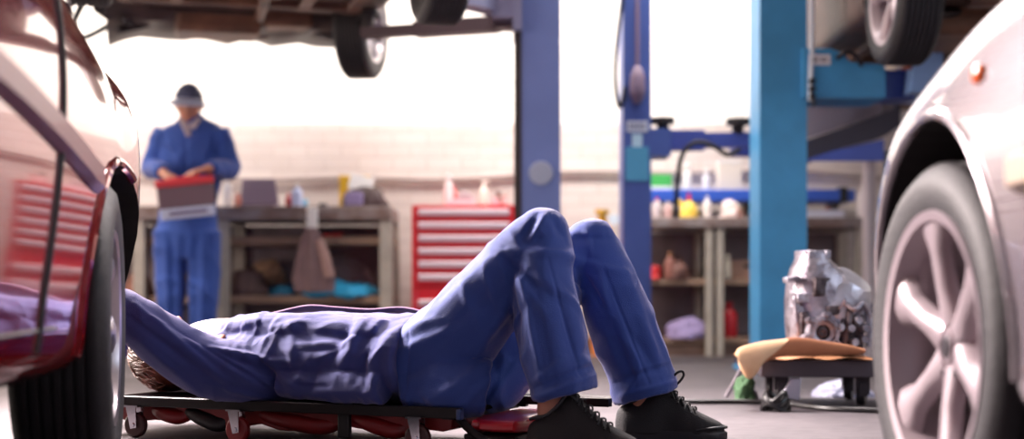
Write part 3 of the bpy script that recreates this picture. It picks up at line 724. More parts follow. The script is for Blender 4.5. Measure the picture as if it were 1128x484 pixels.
clothpile('rag_heap', 'dark blue rags under the left bench on the floor', mat('navy_bundle', (54, 50, 92)), 262, 330, 9.0, 0, .22, 23, .15, cat='rags')
# top of tool chest
ZC = ztop+.002
def onC(px, Y=9.0): return (X(px, Y), Y, ZC)
bottle('spray_can', 'white can with red band, tallest on the tool chest left side', onC(494), .215, .030, mat('white_red_can', (238, 214, 214), .4), white, 'spray can', .7)
bottle('bottle', 'red bottle behind the white can on the tool chest', onC(500, 9.1), .15, .024, mat('rosy_plastic', (226, 110, 108), .4), redp)
tag(one('folded_paper', mat('pink_paper', (240, 214, 220), .7), None, lambda bm: prism(bm, [(-.09, 0), (.10, 0), (.10, .035), (-.06, .04)], -.07, .07, T((X(506, 8.9), 8.9, ZC)))), 'pinkish folded paper pack lying on the tool chest', 'paper')
tag(one('grease_sack', mat('grey_pad', (186, 172, 178), .7), None, lambda bm: prism(bm, [(-.07, 0), (.07, 0), (.06, .085), (0, .115), (-.06, .085)], -.04, .04, T((X(512, 9.15), 9.15, ZC))), bevel=.01), 'grey upright pouch in the middle of the tool chest top', 'pouch')
spray('spray_bottle', 'ivory spray bottle right of the grey pouch on the tool chest', onC(533), .165, .028, mat('cream_plastic', (240, 228, 216), .4), mat('cream_plastic', (240, 228, 216)))
bottle('jar', 'brown glass jar near the lift post on the tool chest', onC(549, 9.05), .105, .022, mat('brown_glass', (120, 72, 56), .3), mat('dark_cap', (80, 44, 36), .4), 'jar', .85)
bottle('jar', 'round pink pot at the front of the tool chest', onC(545, 8.85), .055, .032, mat('pink_pot', (236, 184, 190), .4), mat('pink_pot', (236, 184, 190)), 'jar', .9)
bottle('jar', 'pale lidded jar at the right end of the tool chest', onC(556, 8.95), .07, .022, mat('pale_jar', (216, 178, 178), .4), redp, 'jar', .8)
# right bench top
ZR = .902
def onR(px, Y=8.98, z=ZR): return (X(px, Y), Y, z)
yj = empty('oil_jug', onR(759)); tag(yj, 'yellow jug with red nozzle on the right bench', 'jug')
one('jug_body', mat('lemon_plastic', (250, 214, 90), .4), yj, lathe, [(0, 0), (.055, 0), (.06, .02), (.052, .08), (.03, .105), (.018, .115), (0, .115)], None, 20, 'z')
one('nozzle', redp, yj, lathe, [(0, .11), (.018, .11), (.008, .17), (0, .17)], None, 12, 'z')
one('spout', mat('lemon_plastic', (250, 214, 90)), yj, lambda bm: tube(bm, [(-.03, 0, .06, .018), (-.07, 0, .13, .01)], .01, 10, 1))
bottle('bottle', 'white bottle right of the yellow jug', onR(779), .15, .026, mat('milky_plastic', (244, 234, 230), .4), white)
bottle('bottle', 'greyish bottle left of the yellow jug, by the blue post', onR(724), .14, .03, mat('greyish_plastic', (206, 192, 196), .4), redp)
bottle('bottle', 'clear squat bottle between the blue post and yellow jug', onR(736, 9.08), .12, .024, mat('rosy_grey_plastic', (214, 178, 178), .4), white)
clothpile('paper_heap', 'white crumpled paper near the cyan post on the right bench', mat('warm_paper', (226, 208, 204), .8, bump=.2), 792, 818, 9.0, ZR, .12, 31, .09, cat='paper')
bottle('jar', 'brown pot half hidden by the cyan lift post', onR(815, 8.92), .06, .028, mat('brown_pot', (150, 108, 100), .5), brownm, 'jar', .9)
tag(one('document_tray', mat('bluish_white_paper', (226, 226, 240), .5), None, lambda bm: box(bm, (0, 0, .025), (.30, .16, .05), T(onR(902, 8.92)))), 'stack of white sheets on the right bench beyond the cyan post', 'paper')
bottle('jar', 'small dark red pot behind the white sheets', onR(912, 9.12), .10, .02, mat('maroon_pot', (140, 54, 56), .5), blackm, 'jar', .9)
bottle('bottle', 'tall white bottle by the silver car on the right bench', onR(950, 9.0), .22, .03, mat('pinkish_white', (234, 222, 224), .4), white)
yb = empty('oil_drum', (X(664, 8.9), 8.95, 0)); tag(yb, 'slim orange and yellow gas cylinder left of the royal blue post', 'gas cylinder')
one('cylinder_body', mat('orange_paint', (216, 128, 62), .4), yb, lathe, [(0, 0), (.075, 0), (.075, .78), (.055, .85), (0, .87)], None, 20, 'z')
one('cylinder_valve', mat('ochre_brass', (206, 160, 60), .35, .4), yb, lambda bm: (lathe(bm, [(0, .86), (.03, .86), (.03, .93), (0, .93)], None, 14, 'z'), lathe(bm, [(0, .93), (.05, .935), (.05, .96), (0, .965)], None, 14, 'z')))
one('pressure_gauge', mat('gauge_face', (226, 236, 246), .2), yb, lathe, [(0, -.03), (.035, -.03), (.035, 0), (0, 0)], T((.07, -.07, .89)), 20, 'y')
# shelf above right bench
ZS = 1.107
def onS(px, Y=9.26): return (X(px, Y), Y-.0, ZS-.05)
for px, hh, ww, mm, lab in ((723, .09, .10, green, 'green card box on the blue shelf next to the royal blue post'),):
    t = empty('parts_box', (X(px, 9.28), 9.30, ZS-.052)); tag(t, lab, 'box')
    one('carton', mm, t, box, (0, 0, .08), (.20, .16, .16), bevel=.004); one('carton_label', white, t, box, (.02, -.083, .045), (.14, .006, .07))
bottle('bottle', 'slim white bottle left end of the blue shelf, next to the hose', onS(757), .235, .030, white, white, capr=.7)
bottle('bottle', 'second slim white bottle along the blue shelf, near the middle', onS(778), .20, .026, mat('cool_white', (226, 224, 232), .4), white, capr=.7)
cx_ = empty('parts_box', (X(803, 9.28), 9.30, ZS-.052)); tag(cx_, 'big white carton on the blue shelf beside the cyan post', 'box')
one('carton', offw, cx_, box, (0, 0, .12), (.155, .14, .24), bevel=.004); one('carton_lid', white, cx_, box, (0, 0, .245), (.16, .145, .02), bevel=.003)
# shelves of the right bench
SR1, SR2 = .507, .122
clothpile('rag_heap', 'dark brown parts pile on the upper shelf of the right bench', mat('brown_parts', (116, 80, 72), .7, bump=.3), 726, 762, 9.0, SR1, .15, 41, cat='rags')
clothpile('rag_heap', 'red rag at the left end of the upper shelf, right bench', redp, 712, 728, 8.9, SR1, .08, 42, .08, cat='rags')
bottle('funnel', 'tan cone-shaped pot amid the parts on the right bench shelf', (X(738, 8.88), 8.88, SR1), .17, .035, mat('tan_pot', (150, 96, 84), .5), brownm, 'pot')
clothpile('overalls_bundle', 'lilac and white folded overalls on the bottom shelf of the right bench', lil, 734, 778, 8.95, SR2, .13, 45, cat='clothes')
clothpile('rag_heap', 'dark rags under the lilac overalls bundle', mat('dark_rag', (50, 42, 60), .8), 732, 782, 9.05, SR2, .07, 46, .16, cat='rags')
bottle('bottle', 'red bottle standing on the bottom shelf of the right bench', (X(803, 8.95), 8.95, SR2), .23, .055, mat('crimson_plastic', (190, 26, 40), .4), mat('crimson_plastic', (190, 26, 40)), capr=.5)
tn = empty('storage_crate', (X(818, 9.0), 9.0, SR1)); tag(tn, 'tan crate on the upper shelf of the right bench, by a white tube', 'crate')
one('crate_body', mat('tan_crate', (158, 122, 104), .7), tn, box, (0, 0, .06), (.24, .2, .12), bevel=.005)
one('crate_handle', blackm, tn, box, (.02, -.102, .08), (.06, .006, .02))
bottle('tube', 'upright ivory tube in front of the tan crate', (X(801, 8.9), 8.88, SR1), .155, .022, mat('ivory_tube', (226, 216, 196), .4), mat('ivory_tube', (226, 216, 196)), 'tube', .8)
clothpile('rag_heap', 'dark stack behind the transmission under the right bench', mat('dark_stack', (58, 52, 74), .8), 884, 930, 9.0, SR2, .2, 49, cat='rags')
tag(one('vertical_pipe', mat('pinkish_pipe', (206, 192, 196), .5), None, lambda bm: lathe(bm, [(0, 0), (.045, 0), (.045, 1.28), (0, 1.3)], T((X(958, 8.6), 8.6, 0)), 16, 'z')), 'upright pale pipe just left of the silver car', 'pipe')
# ------------------------------------------------------------------ transmission on its stand
YE = 4.95
st = empty('engine_stand', (X(905, YE), YE+.12, 0), R(-4)); tag(st, 'low dark steel trolley carrying the transmission', 'trolley')
one('stand_platform', mat('dark_platform_steel', (84, 76, 84), .45, .4, var=.2), st, box, (.0, 0, .135), (.44, .40, .062), bevel=.005)
def stl(bm, x, y):
    box(bm, (x, y, .075), (.05, .05, .07)); box(bm, (x, y, .06), (.03, .08, .05))
for x, y in ((-.14, -.13), (.15, -.13), (-.14, .13), (.15, .13)):
    lg = one('caster', darksteel, st, stl, x, y)
    one('caster_wheel', blackm, lg, lathe, [(0, -.015), (.034, -.015), (.037, 0), (.034, .015), (0, .015)], T((x, y, .037), (0, 0, R(70))), 24, 'y')
one('clamp_plate', mat('pale_bracket', (188, 186, 204), .35, .6), st, lambda bm: prism(bm, [(-.15, .03), (-.08, .02), (-.075, .10), (-.11, .10)], -.19, -.15), bevel=.004)
cdm = mat('cardboard_sheet', (214, 158, 112), .8, rgb2=(178, 118, 82), vscale=4, bump=.12, bscale=30)
YK = 4.80
def KP(px, py, dy=0): return Vector(((px-893)*(YK+dy)/F, dy, CH-(py-325)*(YK+dy)/F))
cs = empty('cardboard_sheet', (X(893, YK), YK, 0)); tag(cs, 'bent brown cardboard sheet under the transmission', 'cardboard')
def flat(bm):
    n = 20; G = []
    for i in range(n+1):
        x = -.20+.43*i/n; G.append([Vector((x, .02+.42*j/6, .1705+.004*math.sin(i*.9+j)+.004)) for j in range(7)])
    for o in (0, -.004):
        V = [[bm.verts.new(p+Vector((0, 0, o))) for p in r] for r in G]
        for a, b in zip(V[:-1], V[1:]):
            for k in range(6): bm.faces.new((a[k], a[k+1], b[k+1], b[k]))
one('flat_part', cdm, cs, flat)
def curl(bm, lo, hi, d0=0, d1=-.03):
    A = catmull([tuple(KP(*p, d0)) for p in lo], 5); Bq = catmull([tuple(KP(*p, d1)) for p in hi], 5); rr = []
    for a, b in zip(A, Bq):
        a, b = Vector(a), Vector(b); m = a.lerp(b, .5)+Vector((0, -.02, 0)); t = Vector((0, .004, .001))
        rr.append([a, a.lerp(m, .5)+Vector((0, -.006, 0)), m, m.lerp(b, .5)+Vector((0, -.004, 0)), b, b+t, m+t*1.5, a+t])
    rings(bm, rr)
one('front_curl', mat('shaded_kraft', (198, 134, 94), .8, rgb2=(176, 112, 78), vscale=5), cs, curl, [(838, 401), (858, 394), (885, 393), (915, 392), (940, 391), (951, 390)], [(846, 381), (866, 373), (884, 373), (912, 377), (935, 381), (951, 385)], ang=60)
one('torn_flap', mat('pale_cardboard', (232, 194, 154), .8, rgb2=(212, 160, 118), vscale=6), cs, curl, [(812, 402), (817, 412), (824, 418), (832, 412), (839, 401), (846, 394)], [(808, 390), (812, 384), (823, 380), (836, 377), (852, 375), (868, 373)], -.02, -.03, ang=60)
al = mat('cast_aluminium', (196, 192, 204), .38, .75, rgb2=(120, 112, 122), vscale=16, bump=.5, bscale=60)
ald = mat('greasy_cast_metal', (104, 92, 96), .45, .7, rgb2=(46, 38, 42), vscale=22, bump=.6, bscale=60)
tr = empty('transmission', (X(917, YE)+.0, YE+.14, .178), R(8)); tag(tr, 'cast aluminium gearbox with round flange standing on the cardboard', 'gearbox')
def tb(bm):
    # bell housing leaning, axis up-left; main case
    rr = []
    for z, rx, ry, cx, cy in ((0, .11, .10, .0, 0), (.04, .135, .11, 0, 0), (.12, .14, .12, .0, 0), (.2, .142, .125, .0, 0), (.27, .125, .12, -.01, 0), (.32, .085, .10, -.035, 0), (.355, .058, .08, -.045, 0), (.375, .055, .075, -.048, 0)):
        rr.append([Vector((cx+rx*math.copysign(abs(math.cos(a))**.8, math.cos(a)), cy+ry*math.copysign(abs(math.sin(a))**.8, math.sin(a)), z)) for a in np.linspace(0, 2*math.pi, 40, endpoint=False)])
    rings(bm, rr)
one('gear_case', al, tr, tb, ang=30)
def dome(bm): lathe(bm, [(0, -.08), (.128, -.08), (.134, .0), (.132, .02), (.112, .05), (.10, .09), (.07, .125), (0, .135)], T((.04, -.01, .185), (R(28), R(30), 0)), 40, 'z')
one('bell_housing', mat('bright_cast_aluminium', (214, 212, 224), .32, .7, var=.2, vscale=20, bump=.3, bscale=60), tr, dome)
def rib(bm):
    for i in range(9):
        a = R(-50+i*18); M = T((.04, -.01, .185), (R(28), R(30), 0)) @ Matrix.Rotation(a*2, 4, 'Z')
        box(bm, (.112, 0, .04), (.03, .006, .07), M)
one('housing_ribs', al, tr, rib)
def flange(bm):
    M = T((-.055, -.125, .085)); 
    lathe(bm, [(.0, .02), (.028, .02), (.028, -.015), (.040, -.018), (.045, -.03), (.058, -.03), (.062, .0), (.062, .05), (0, .05)], M, 36, 'y')
one('output_flange', al, tr, flange)
one('shaft_seal', ald, tr, lambda bm: lathe(bm, [(0, .0), (.012, -.012), (.02, -.01), (.026, .0), (.026, .03), (0, .03)], T((-.055, -.125, .085)), 24, 'y'))
def fb(bm):
    for i in range(6):
        a = i*math.pi/3+.3; x, z = -.055+.064*math.cos(a), .085+.064*math.sin(a)
        lathe(bm, [(0, -.04), (.009, -.04), (.009, .02), (0, .02)], T((x, -.125, z)), 6, 'y'); lathe(bm, [(0, -.03), (.015, -.03), (.015, .04), (0, .04)], T((x, -.125, z)), 14, 'y')
one('flange_bolts', al, tr, fb)
def brk(bm):
    box(bm, (-.115, -.06, .21), (.05, .09, .035)); box(bm, (-.125, -.05, .165), (.04, .08, .03)); box(bm, (-.10, -.07, .30), (.05, .05, .02), T(rot=(0, R(-10), 0)))
    tube(bm, [(-.13, -.05, .16), (-.115, -.06, .25), (-.09, -.05, .33)], .013, 8); tube(bm, [(-.14, -.08, .22), (-.135, -.09, .12), (-.12, -.08, .04)], .012, 8)
    box(bm, (-.045, -.0, .378), (.095, .12, .016)); box(bm, (-.075, -.06, .37), (.02, .03, .03)); box(bm, (-.01, -.06, .37), (.02, .03, .03))
one('mounting_brackets', al, tr, brk, bevel=.003)
def drk(bm):
    box(bm, (-.07, -.085, .25), (.07, .05, .07), T(rot=(0, 0, R(12)))); box(bm, (.06, -.118, .09), (.09, .03, .12)); box(bm, (-.115, -.09, .10), (.03, .05, .12)); tube(bm, [(.02, -.13, .02), (.04, -.14, .10), (.05, -.13, .17)], .016, 8)
    box(bm, (-.01, -.12, .165), (.05, .03, .035)); box(bm, (0.0, -.1, .018), (.22, .05, .03))
one('recessed_castings', ald, tr, drk, bevel=.006)
def sol(bm):
    for x, z in ((.045, .10), (.075, .13), (.10, .10), (.095, .06), (.06, .05)): lathe(bm, [(0, -.165), (.013, -.165), (.015, -.155), (.015, -.1), (0, -.1)], T((x, .0, z)), 12, 'y')
    tube(bm, [(.03, -.14, .19), (.06, -.16, .17), (.09, -.15, .19), (.12, -.13, .16)], .010, 8); tube(bm, [(.12, -.1, .2), (.14, -.1, .12), (.13, -.11, .03)], .012, 8)
one('solenoids', al, tr, sol)
# things on the floor near the stand
def coil(bm):
    for k in range(4): tube(bm, [(.045*math.cos(a)*(1-.1*k), -.02+.04*math.sin(a), .012+.013*k+.015*math.sin(a*2+k)) for a in np.linspace(0, 2*math.pi, 14)], .009, 6, 2)
tag(one('cable_coil', blackm, None, coil, loc=(X(852, 4.72), 4.70, 0)), 'knotted loop of black cable in front of the trolley', 'cable')
gr = empty('cloth_rag', (X(826, 4.95), 5.05, 0)); tag(gr, 'green rag dangling at the left end of the cardboard', 'rag')
lump('rag_cloth', mat('green_rag', (74, 110, 76), .85), gr, (0, 0, 0), (.04, .05, .10), .02, 18, 4)
clothpile('plastic_bag', 'crumpled bluish plastic wrap on the floor under the trolley', mat('bluish_wrap', (150, 152, 178), .35, bump=.4), 898, 960, 5.35, 0, .055, 55, .10, cat='plastic')
clothpile('plastic_bag', 'small grey scrap of wrap left of the black cable loop', mat('grey_wrap', (120, 116, 130), .5, bump=.4), 815, 838, 5.2, 0, .04, 58, .05, cat='plastic')
def strut(bm): tube(bm, [(0, 0, .01), (.06, .0, .12)], .008, 8, 1)
tag(one('pry_bar', mat('pale_steel', (150, 142, 150), .4, .6), None, strut, loc=(X(800, 5.2), 5.2, 0)), 'short steel bar leaning by the left end of the trolley', 'bar')
def cab2(bm):
    pts = [at(500, 433, 5.5), at(560, 436, 5.3), at(620, 437, 5.3), at(680, 441, 5.1), at(760, 444, 4.98), at(815, 444, 4.98), at(860, 446, 4.92), at(905, 452, 4.7), at(960, 455, 4.6), at(1060, 458, 4.5)]
    tube(bm, [(p.x, p.y, .009) for p in pts], .009, 8)
tag(one('power_cable', blackm, None, cab2), 'long black cable lying across the floor behind the shoes', 'cable')
for i, (x, y, r) in enumerate([(1.4, 4.35, .008), (1.0, 4.1, .006), (1.25, 3.9, .005)]):
    pass
# ------------------------------------------------------------------ people helpers
def head_into(bm, M, s=1.0):
    """M: head frame, x = right, y = face, z = crown; origin at the middle of the skull"""
    g = bmesh.ops.create_uvsphere(bm, u_segments=56, v_segments=40, radius=1)
    for v in g['verts']:
        x, y, z = v.co
        X_, Y_, Z_ = x*.076, y*.096, z*.118
        if z < 0:
            t = -z; X_ *= 1-.30*t*t; Y_ = Y_*(1-.22*t) + (.012*t if y > 0 else .028*t)
            if y < -.1: Y_ *= 1-.25*t
        if y > .2:
            gs = lambda cx, cz, w, h: math.exp(-((X_-cx)/w)**2-((Z_-cz)/h)**2)
            Y_ += .026*gs(0, -.030, .011, .020)+.012*gs(0, -.008, .009, .022)-.011*gs(.031, -.002, .017, .011)-.011*gs(-.031, -.002, .017, .011)
            Y_ += .006*gs(0, .022, .05, .009)+.007*gs(0, -.066, .022, .006)+.007*gs(0, -.078, .018, .006)-.005*gs(0, -.072, .022, .0025)+.010*gs(0, -.104, .02, .014)
            Y_ += .004*gs(.03, -.002, .009, .006)+.004*gs(-.03, -.002, .009, .006)
        v.co = M @ (Vector((X_, Y_, Z_))*s)
    for q in (1, -1):
        ball(bm, (0, 0, 0), (.007*s, .018*s, .030*s), M @ T((q*.076*s, -.008*s, -.012*s), (0, 0, q*R(-20))), 14)
    tube(bm, [tuple(M @ Vector((0, -.012, -.05))*1), tuple(M @ Vector((0, -.03*s, -.17*s)))], .056*s, 18, 1)
def hand_into(bm, M, q=1, curl=.5, s=1.0):
    """M: wrist frame, x = along the fingers, y = towards the thumb (times q), z = back of the hand"""
    rr = []
    for x, hw, ht, cy in ((-.02, .026, .019, 0), (.01, .031, .017, 0), (.045, .040, .015, 0), (.08, .042, .013, 0), (.095, .038, .010, 0)):
        rr.append([M @ (Vector((x, q*cy+hw*math.cos(a), ht*math.sin(a)))*s) for a in np.linspace(0, 2*math.pi, 18, endpoint=False)])
    rings(bm, rr)
    for i, (y, L) in enumerate(((.030, .072), (.010, .080), (-.010, .074), (-.029, .058))):
        p = Vector((.085, q*y, 0)); a = curl*(.5+.08*i); pts = [(*(M @ (p*s-Vector((.02, 0, 0)))), .0095*s)]
        d = Vector((1, q*y*1.5, 0)).normalized(); ang = 0; pts.append((*(M @ (p*s)), .0095*s))
        for f, rr_ in ((.42, .0090), (.32, .0083), (.26, .0070)):
            ang += a; dd = Vector((d.x*math.cos(ang), d.y, -math.sin(ang))); p = p+dd*L*f; pts.append((*(M @ (p*s)), rr_*s))
        tube(bm, pts, .009, 10, 3)
    p = Vector((.012, q*.026, -.004)); pts = [(*(M @ (p*s)), .014*s)]
    for dv, rr_ in (((.028, q*.026, -.010), .0125), ((.030, q*.012, -.012), .0105), ((.024, q*.002, -.012), .0085)):
        p = p+Vector(dv); pts.append((*(M @ (p*s)), rr_*s))
    tube(bm, pts, .01, 10, 3)
def frame(o, x, z):
    x = Vector(x).normalized(); z = Vector(z); y = z.cross(x).normalized(); z = x.cross(y)
    return Matrix(((x.x, y.x, z.x, o[0]), (x.y, y.y, z.y, o[1]), (x.z, y.z, z.z, o[2]), (0, 0, 0, 1)))
def fold(o, M, lst, facing=None):
    """push cloth along its normal near crease lines; lst: (ax, ay, bx, by, width, amp) seen from the side of the figure, M: object -> world"""
    a = coords(o.data); n = normals(o.data); Mw = np.array(M); W = a @ Mw[:3, :3].T+Mw[:3, 3]; N = n @ Mw[:3, :3].T
    px = 564+F*W[:, 0]/W[:, 1]; py = HZ-F*(W[:, 2]-CH)/W[:, 1]; V = W-np.array([0, 0, CH]); V /= np.linalg.norm(V, axis=1)[:, None]
    f = np.clip(-(V*N).sum(1)*2.5+.25, 0, 1); d = np.zeros(len(a))
    for ax, ay, bx, by, wd, am in lst:
        L2 = (bx-ax)**2+(by-ay)**2; t = np.clip(((px-ax)*(bx-ax)+(py-ay)*(by-ay))/L2, 0, 1)
        dx = px-(ax+t*(bx-ax)); dy = py-(ay+t*(by-ay)); dist = np.sqrt(dx*dx+dy*dy)
        side = (dx*(by-ay)-dy*(bx-ax))/math.sqrt(L2)
        wv = np.where(side > 0, wd*.75, wd*1.35)
        d += am*np.exp(-(dist/wv)**2)*(0.35+.65*np.sin(np.clip(t, .02, .98)*math.pi)**.5)
    a += n*(d*f)[:, None]; setco(o.data, a)
def crumple(o, amp, sc, M=None, seed=0, stretch=(1, 1, 1)):
    a = coords(o.data); n = normals(o.data); S = Vector(stretch); Mi = M or Matrix.Identity(3)
    d = np.empty(len(a)); off = Vector((seed*3.1, seed*1.7, seed))
    for i in range(len(a)):
        p = Mi @ Vector(a[i]); p = Vector((p.x*S.x, p.y*S.y, p.z*S.z))*sc+off
        v = noise.noise(p+Vector((noise.noise(p*.5), noise.noise(p*.5+off), 0))*1.2); d[i] = (1-abs(v)*3.2) if abs(v) < .31 else 0
    a += n*(d*amp)[:, None]; setco(o.data, a)
def relax(o, it=2, f=.5):
    m = o.modifiers.new('s', 'SMOOTH'); m.iterations = it; m.factor = f; evaluated(o)
    for p in o.data.polygons: p.use_smooth = True
# ------------------------------------------------------------------ creeper
O = Vector((-.17, 3.66, 0)); RZ = math.atan2(-.4, .916)
cr = empty('mechanic_creeper', O, RZ); tag(cr, 'low red and black mechanic\'s creeper board on casters under the lying mechanic', 'creeper')
redtray = mat('creeper_red', (122, 12, 18), .45, 0, .15)
def deck(bm): 
    box(bm, (-.415, 0, .104), (1.09, .40, .012))
one('deck', mat('black_vinyl', (16, 13, 15), .95, spec=.0), cr, deck, bevel=.004)
def rail(bm, y): box(bm, (-.46, y, .102), (1.20, .022, .028))
for y in (-.21, .21): one('side_rail', blackmetal, cr, rail, y, bevel=.003)
one('rail_end_cap', mat('blue_end_cap', (44, 62, 110), .4), cr, lambda bm: box(bm, (.1365, -.2125, .100), (.012, .026, .027)), bevel=.003)
for x in (-1.05, -.5, .10): one('cross_bar', blackmetal, cr, lambda bm: box(bm, (x, 0, .095), (.03, .42, .02)))
def tray(bm):
    P = [(-1.02, .094), (.10, .094), (.10, .060)]
    for i in range(40):
        x = .10-1.12*(i+1)/41; z = .048+.007*math.sin(x*23)+.004*math.sin(x*51+1)-.010*max(0, math.sin((x+.64)*7))
        P.append((x, z))
    P.append((-1.02, .07)); prism(bm, P, -.185, .185)
one('moulded_tray', redtray, cr, tray, bevel=.004)
def bulge(bm, x0, x1, zb):
    tube(bm, [(x0-.02, -.15, .080, .012), (x0*.85+x1*.15, -.172, .072, .020), (x0*.5+x1*.5, -.176, zb*.5+.042, .024), (x0*.2+x1*.8, -.172, zb*.8+.026, .022), (x1+.02, -.15, .078, .012)], .03, 14)
one('tray_bulge', redtray, cr, bulge, -.84, -.72, .045)
one('tray_bulge', blackm, cr, bulge, -.73, -.58, .025)
one('tray_bulge', redtray, cr, bulge, -.50, -.22, .032)
one('tray_bulge', redtray, cr, bulge, -.20, -.02, .030)
one('black_strap', blackm, cr, lambda bm: box(bm, (-.21, -.19, .06), (.035, .02, .07)), bevel=.004)
def foot(bm):
    rr = []
    for x, s in ((.13, .35), (.14, .75), (.155, .97), (.17, .93), (.18, 1.0), (.24, 1.0), (.268, .98), (.28, .8), (.284, .4)):
        rr.append([Vector((x, .0+.19*s*math.copysign(abs(math.cos(a))**.5, math.cos(a)), .070+.021*s*math.copysign(abs(math.sin(a))**.6, math.sin(a)))) for a in np.linspace(0, 2*math.pi, 40, endpoint=False)])
    rings(bm, rr)
one('padded_end', mat('red_vinyl', (188, 30, 44), .28, 0, .6), cr, foot)
one('end_underframe', blackm, cr, lambda bm: box(bm, (.20, 0, .040), (.15, .34, .014)), bevel=.004)
one('end_frame', blackmetal, cr, lambda bm: tube(bm, [(.12, -.19, .09), (.16, -.2, .06), (.2, -.19, .035), (.27, -.17, .035)], .011, 8))
one('rear_frame_bar', blackmetal, cr, lambda bm: box(bm, (.25, .195, .108), (.28, .03, .022)))
def caster(bm, x, y):
    pass
for i, x in enumerate((-1.0+.129, -.53, .016)):
    for y in (-.205, .205):
        yy = y-.012*(1 if y < 0 else -1)
        fk = B(); q = .012
        for dy in (-.016, .016):
            prism(fk, [(x-.018, .088), (x+.016, .088), (x+.006+q, .03), (x-.008+q-.006, .026)], yy+dy-.0015, yy+dy+.0015)
        box(fk, (x, yy, .089), (.046, .04, .005)); lathe(fk, [(0, -.021), (.006, -.021), (.006, .021), (0, .021)], T((x+.006, yy, .037)), 12, 'y')
        f = link('caster_fork', fk, chrome, cr)
        one('caster_wheel', (redtray if i == 1 else mat('dark_caster', (56, 22, 24), .4)), f, lathe, [(0, -.011), (.030, -.011), (.035, -.007), (.036, 0), (.035, .007), (.030, .011), (0, .011)], T((x+.004, yy, .036)), 28, 'y')
# ------------------------------------------------------------------ the lying mechanic
O2 = Vector((-.17, 3.66, .112))
pm = empty('mechanic_person', O2, RZ); tag(pm, 'person in dark blue work clothes lying on the creeper with both knees raised', 'person')
PW = Matrix.Translation(O2) @ Matrix.Rotation(RZ, 4, 'Z'); PI_ = PW.inverted()
def L(px, py, Y, *r):
    p = PI_ @ at(px, py, Y); return (p.x, p.y, p.z)+tuple(r)
def body1(bm):
    HM = frame((-.915, -.01, .105), (0, 1, 0), (-1, 0, .06)); # x right(far side), z crown towards -x
    # columns: x = person's left/right, y = face (up), z = crown
    x = Vector((0, -1, 0)); z = Vector((-1, 0, 0.10)).normalized(); y = z.cross(x)
    HM = Matrix(((x.x, y.x, z.x, -.915), (x.y, y.y, z.y, -.01), (x.z, y.z, z.z, .108), (0, 0, 0, 1)))
    head_into(bm, HM)
    tube(bm, [(-.80, 0, .09, .055, .05), (-.72, 0, .095, .08, .06), (-.66, 0, .10, .15, .075), (-.6, 0, .105, .19, .09), (-.4, 0, .105, .18, .1), (-.15, 0, .10, .15, .09), (0, 0, .10, .17, .095), (.06, 0, .1, .14, .08)], .1, 28)
    for pts in ([L(470, 400, 3.58, .085), L(545, 325, 3.50, .06), L(585, 280, 3.45, .042), L(597, 285, 3.43, .042), L(600, 320, 3.43, .05), L(608, 370, 3.41, .052), L(612, 425, 3.40, .038), L(608, 452, 3.395, .038), L(610, 470, 3.385, .032)],
                [L(500, 400, 3.78, .085), L(580, 335, 3.77, .06), L(638, 290, 3.76, .042), L(655, 295, 3.76, .042), L(670, 330, 3.76, .05), L(690, 380, 3.77, .05), L(708, 432, 3.78, .034), L(706, 450, 3.78, .033), L(707, 465, 3.78, .030)]):
        tube(bm, pts, .05, 20)
    tube(bm, [L(612, 470, 3.39, .030, .030), L(635, 487, 3.36, .030, .022), L(668, 494, 3.33, .028, .012)], .03, 14)
    tube(bm, [L(710, 462, 3.78, .027, .027), L(732, 472, 3.77, .028, .018), L(765, 478, 3.75, .026, .010)], .03, 14)
    eN = PI_ @ Vector((-1.10, 3.66, .33)); wN = PI_ @ Vector((-1.28, 3.82, .21))
    tube(bm, [(-.6, -.17, .12, .06), (-.66, -.2, .13, .055), (*eN, .042), (*(eN*.5+wN*.5), .038), (*wN, .027)], .05, 18, 4)
    hand_into(bm, frame(wN, (wN-eN), (0, 0, 1)), 1, .5)
    eF = Vector((-1.04, .22, .08)); wF = Vector((-1.27, .10, .16))
    tube(bm, [(-.6, .17, .12, .06), (-.75, .2, .12, .05), (*eF, .04), (*wF, .027)], .05, 18, 4)
    hand_into(bm, frame(wF, (wF-eF), (0, 0, 1)), -1, .5)

bmx = B(); body1(bmx); body = blob('body', bmx, skin, pm, .0045, 2)
def hair1(bm):
    g = bmesh.ops.create_uvsphere(bm, u_segments=40, v_segments=30, radius=1)
    x = Vector((0, -1, 0)); z = Vector((-1, 0, 0.10)).normalized(); y = z.cross(x)
    HM = Matrix(((x.x, y.x, z.x, -.915), (x.y, y.y, z.y, -.01), (x.z, y.z, z.z, .108), (0, 0, 0, 1)))
    dl = [v for v in g['verts'] if (v.co.y > .45 and v.co.z < .55) or v.co.z < -.62 or (v.co.y > .0 and v.co.z < .1)]
    bmesh.ops.delete(bm, geom=dl, context='VERTS')
    for v in bm.verts:
        c = v.co.copy(); n = noise.noise(Vector((c.x*14, c.y*14, c.z*3)))
        v.co = HM @ Vector((c.x*(.086+.004*n), c.y*(.105+.004*n), c.z*(.128+.005*n)+(.0 if c.z > 0 else 0)))
hr = one('hair', hairm, pm, hair1, ang=180); so = hr.modifiers.new('t', 'SOLIDIFY'); so.thickness = .012; so.offset = -1
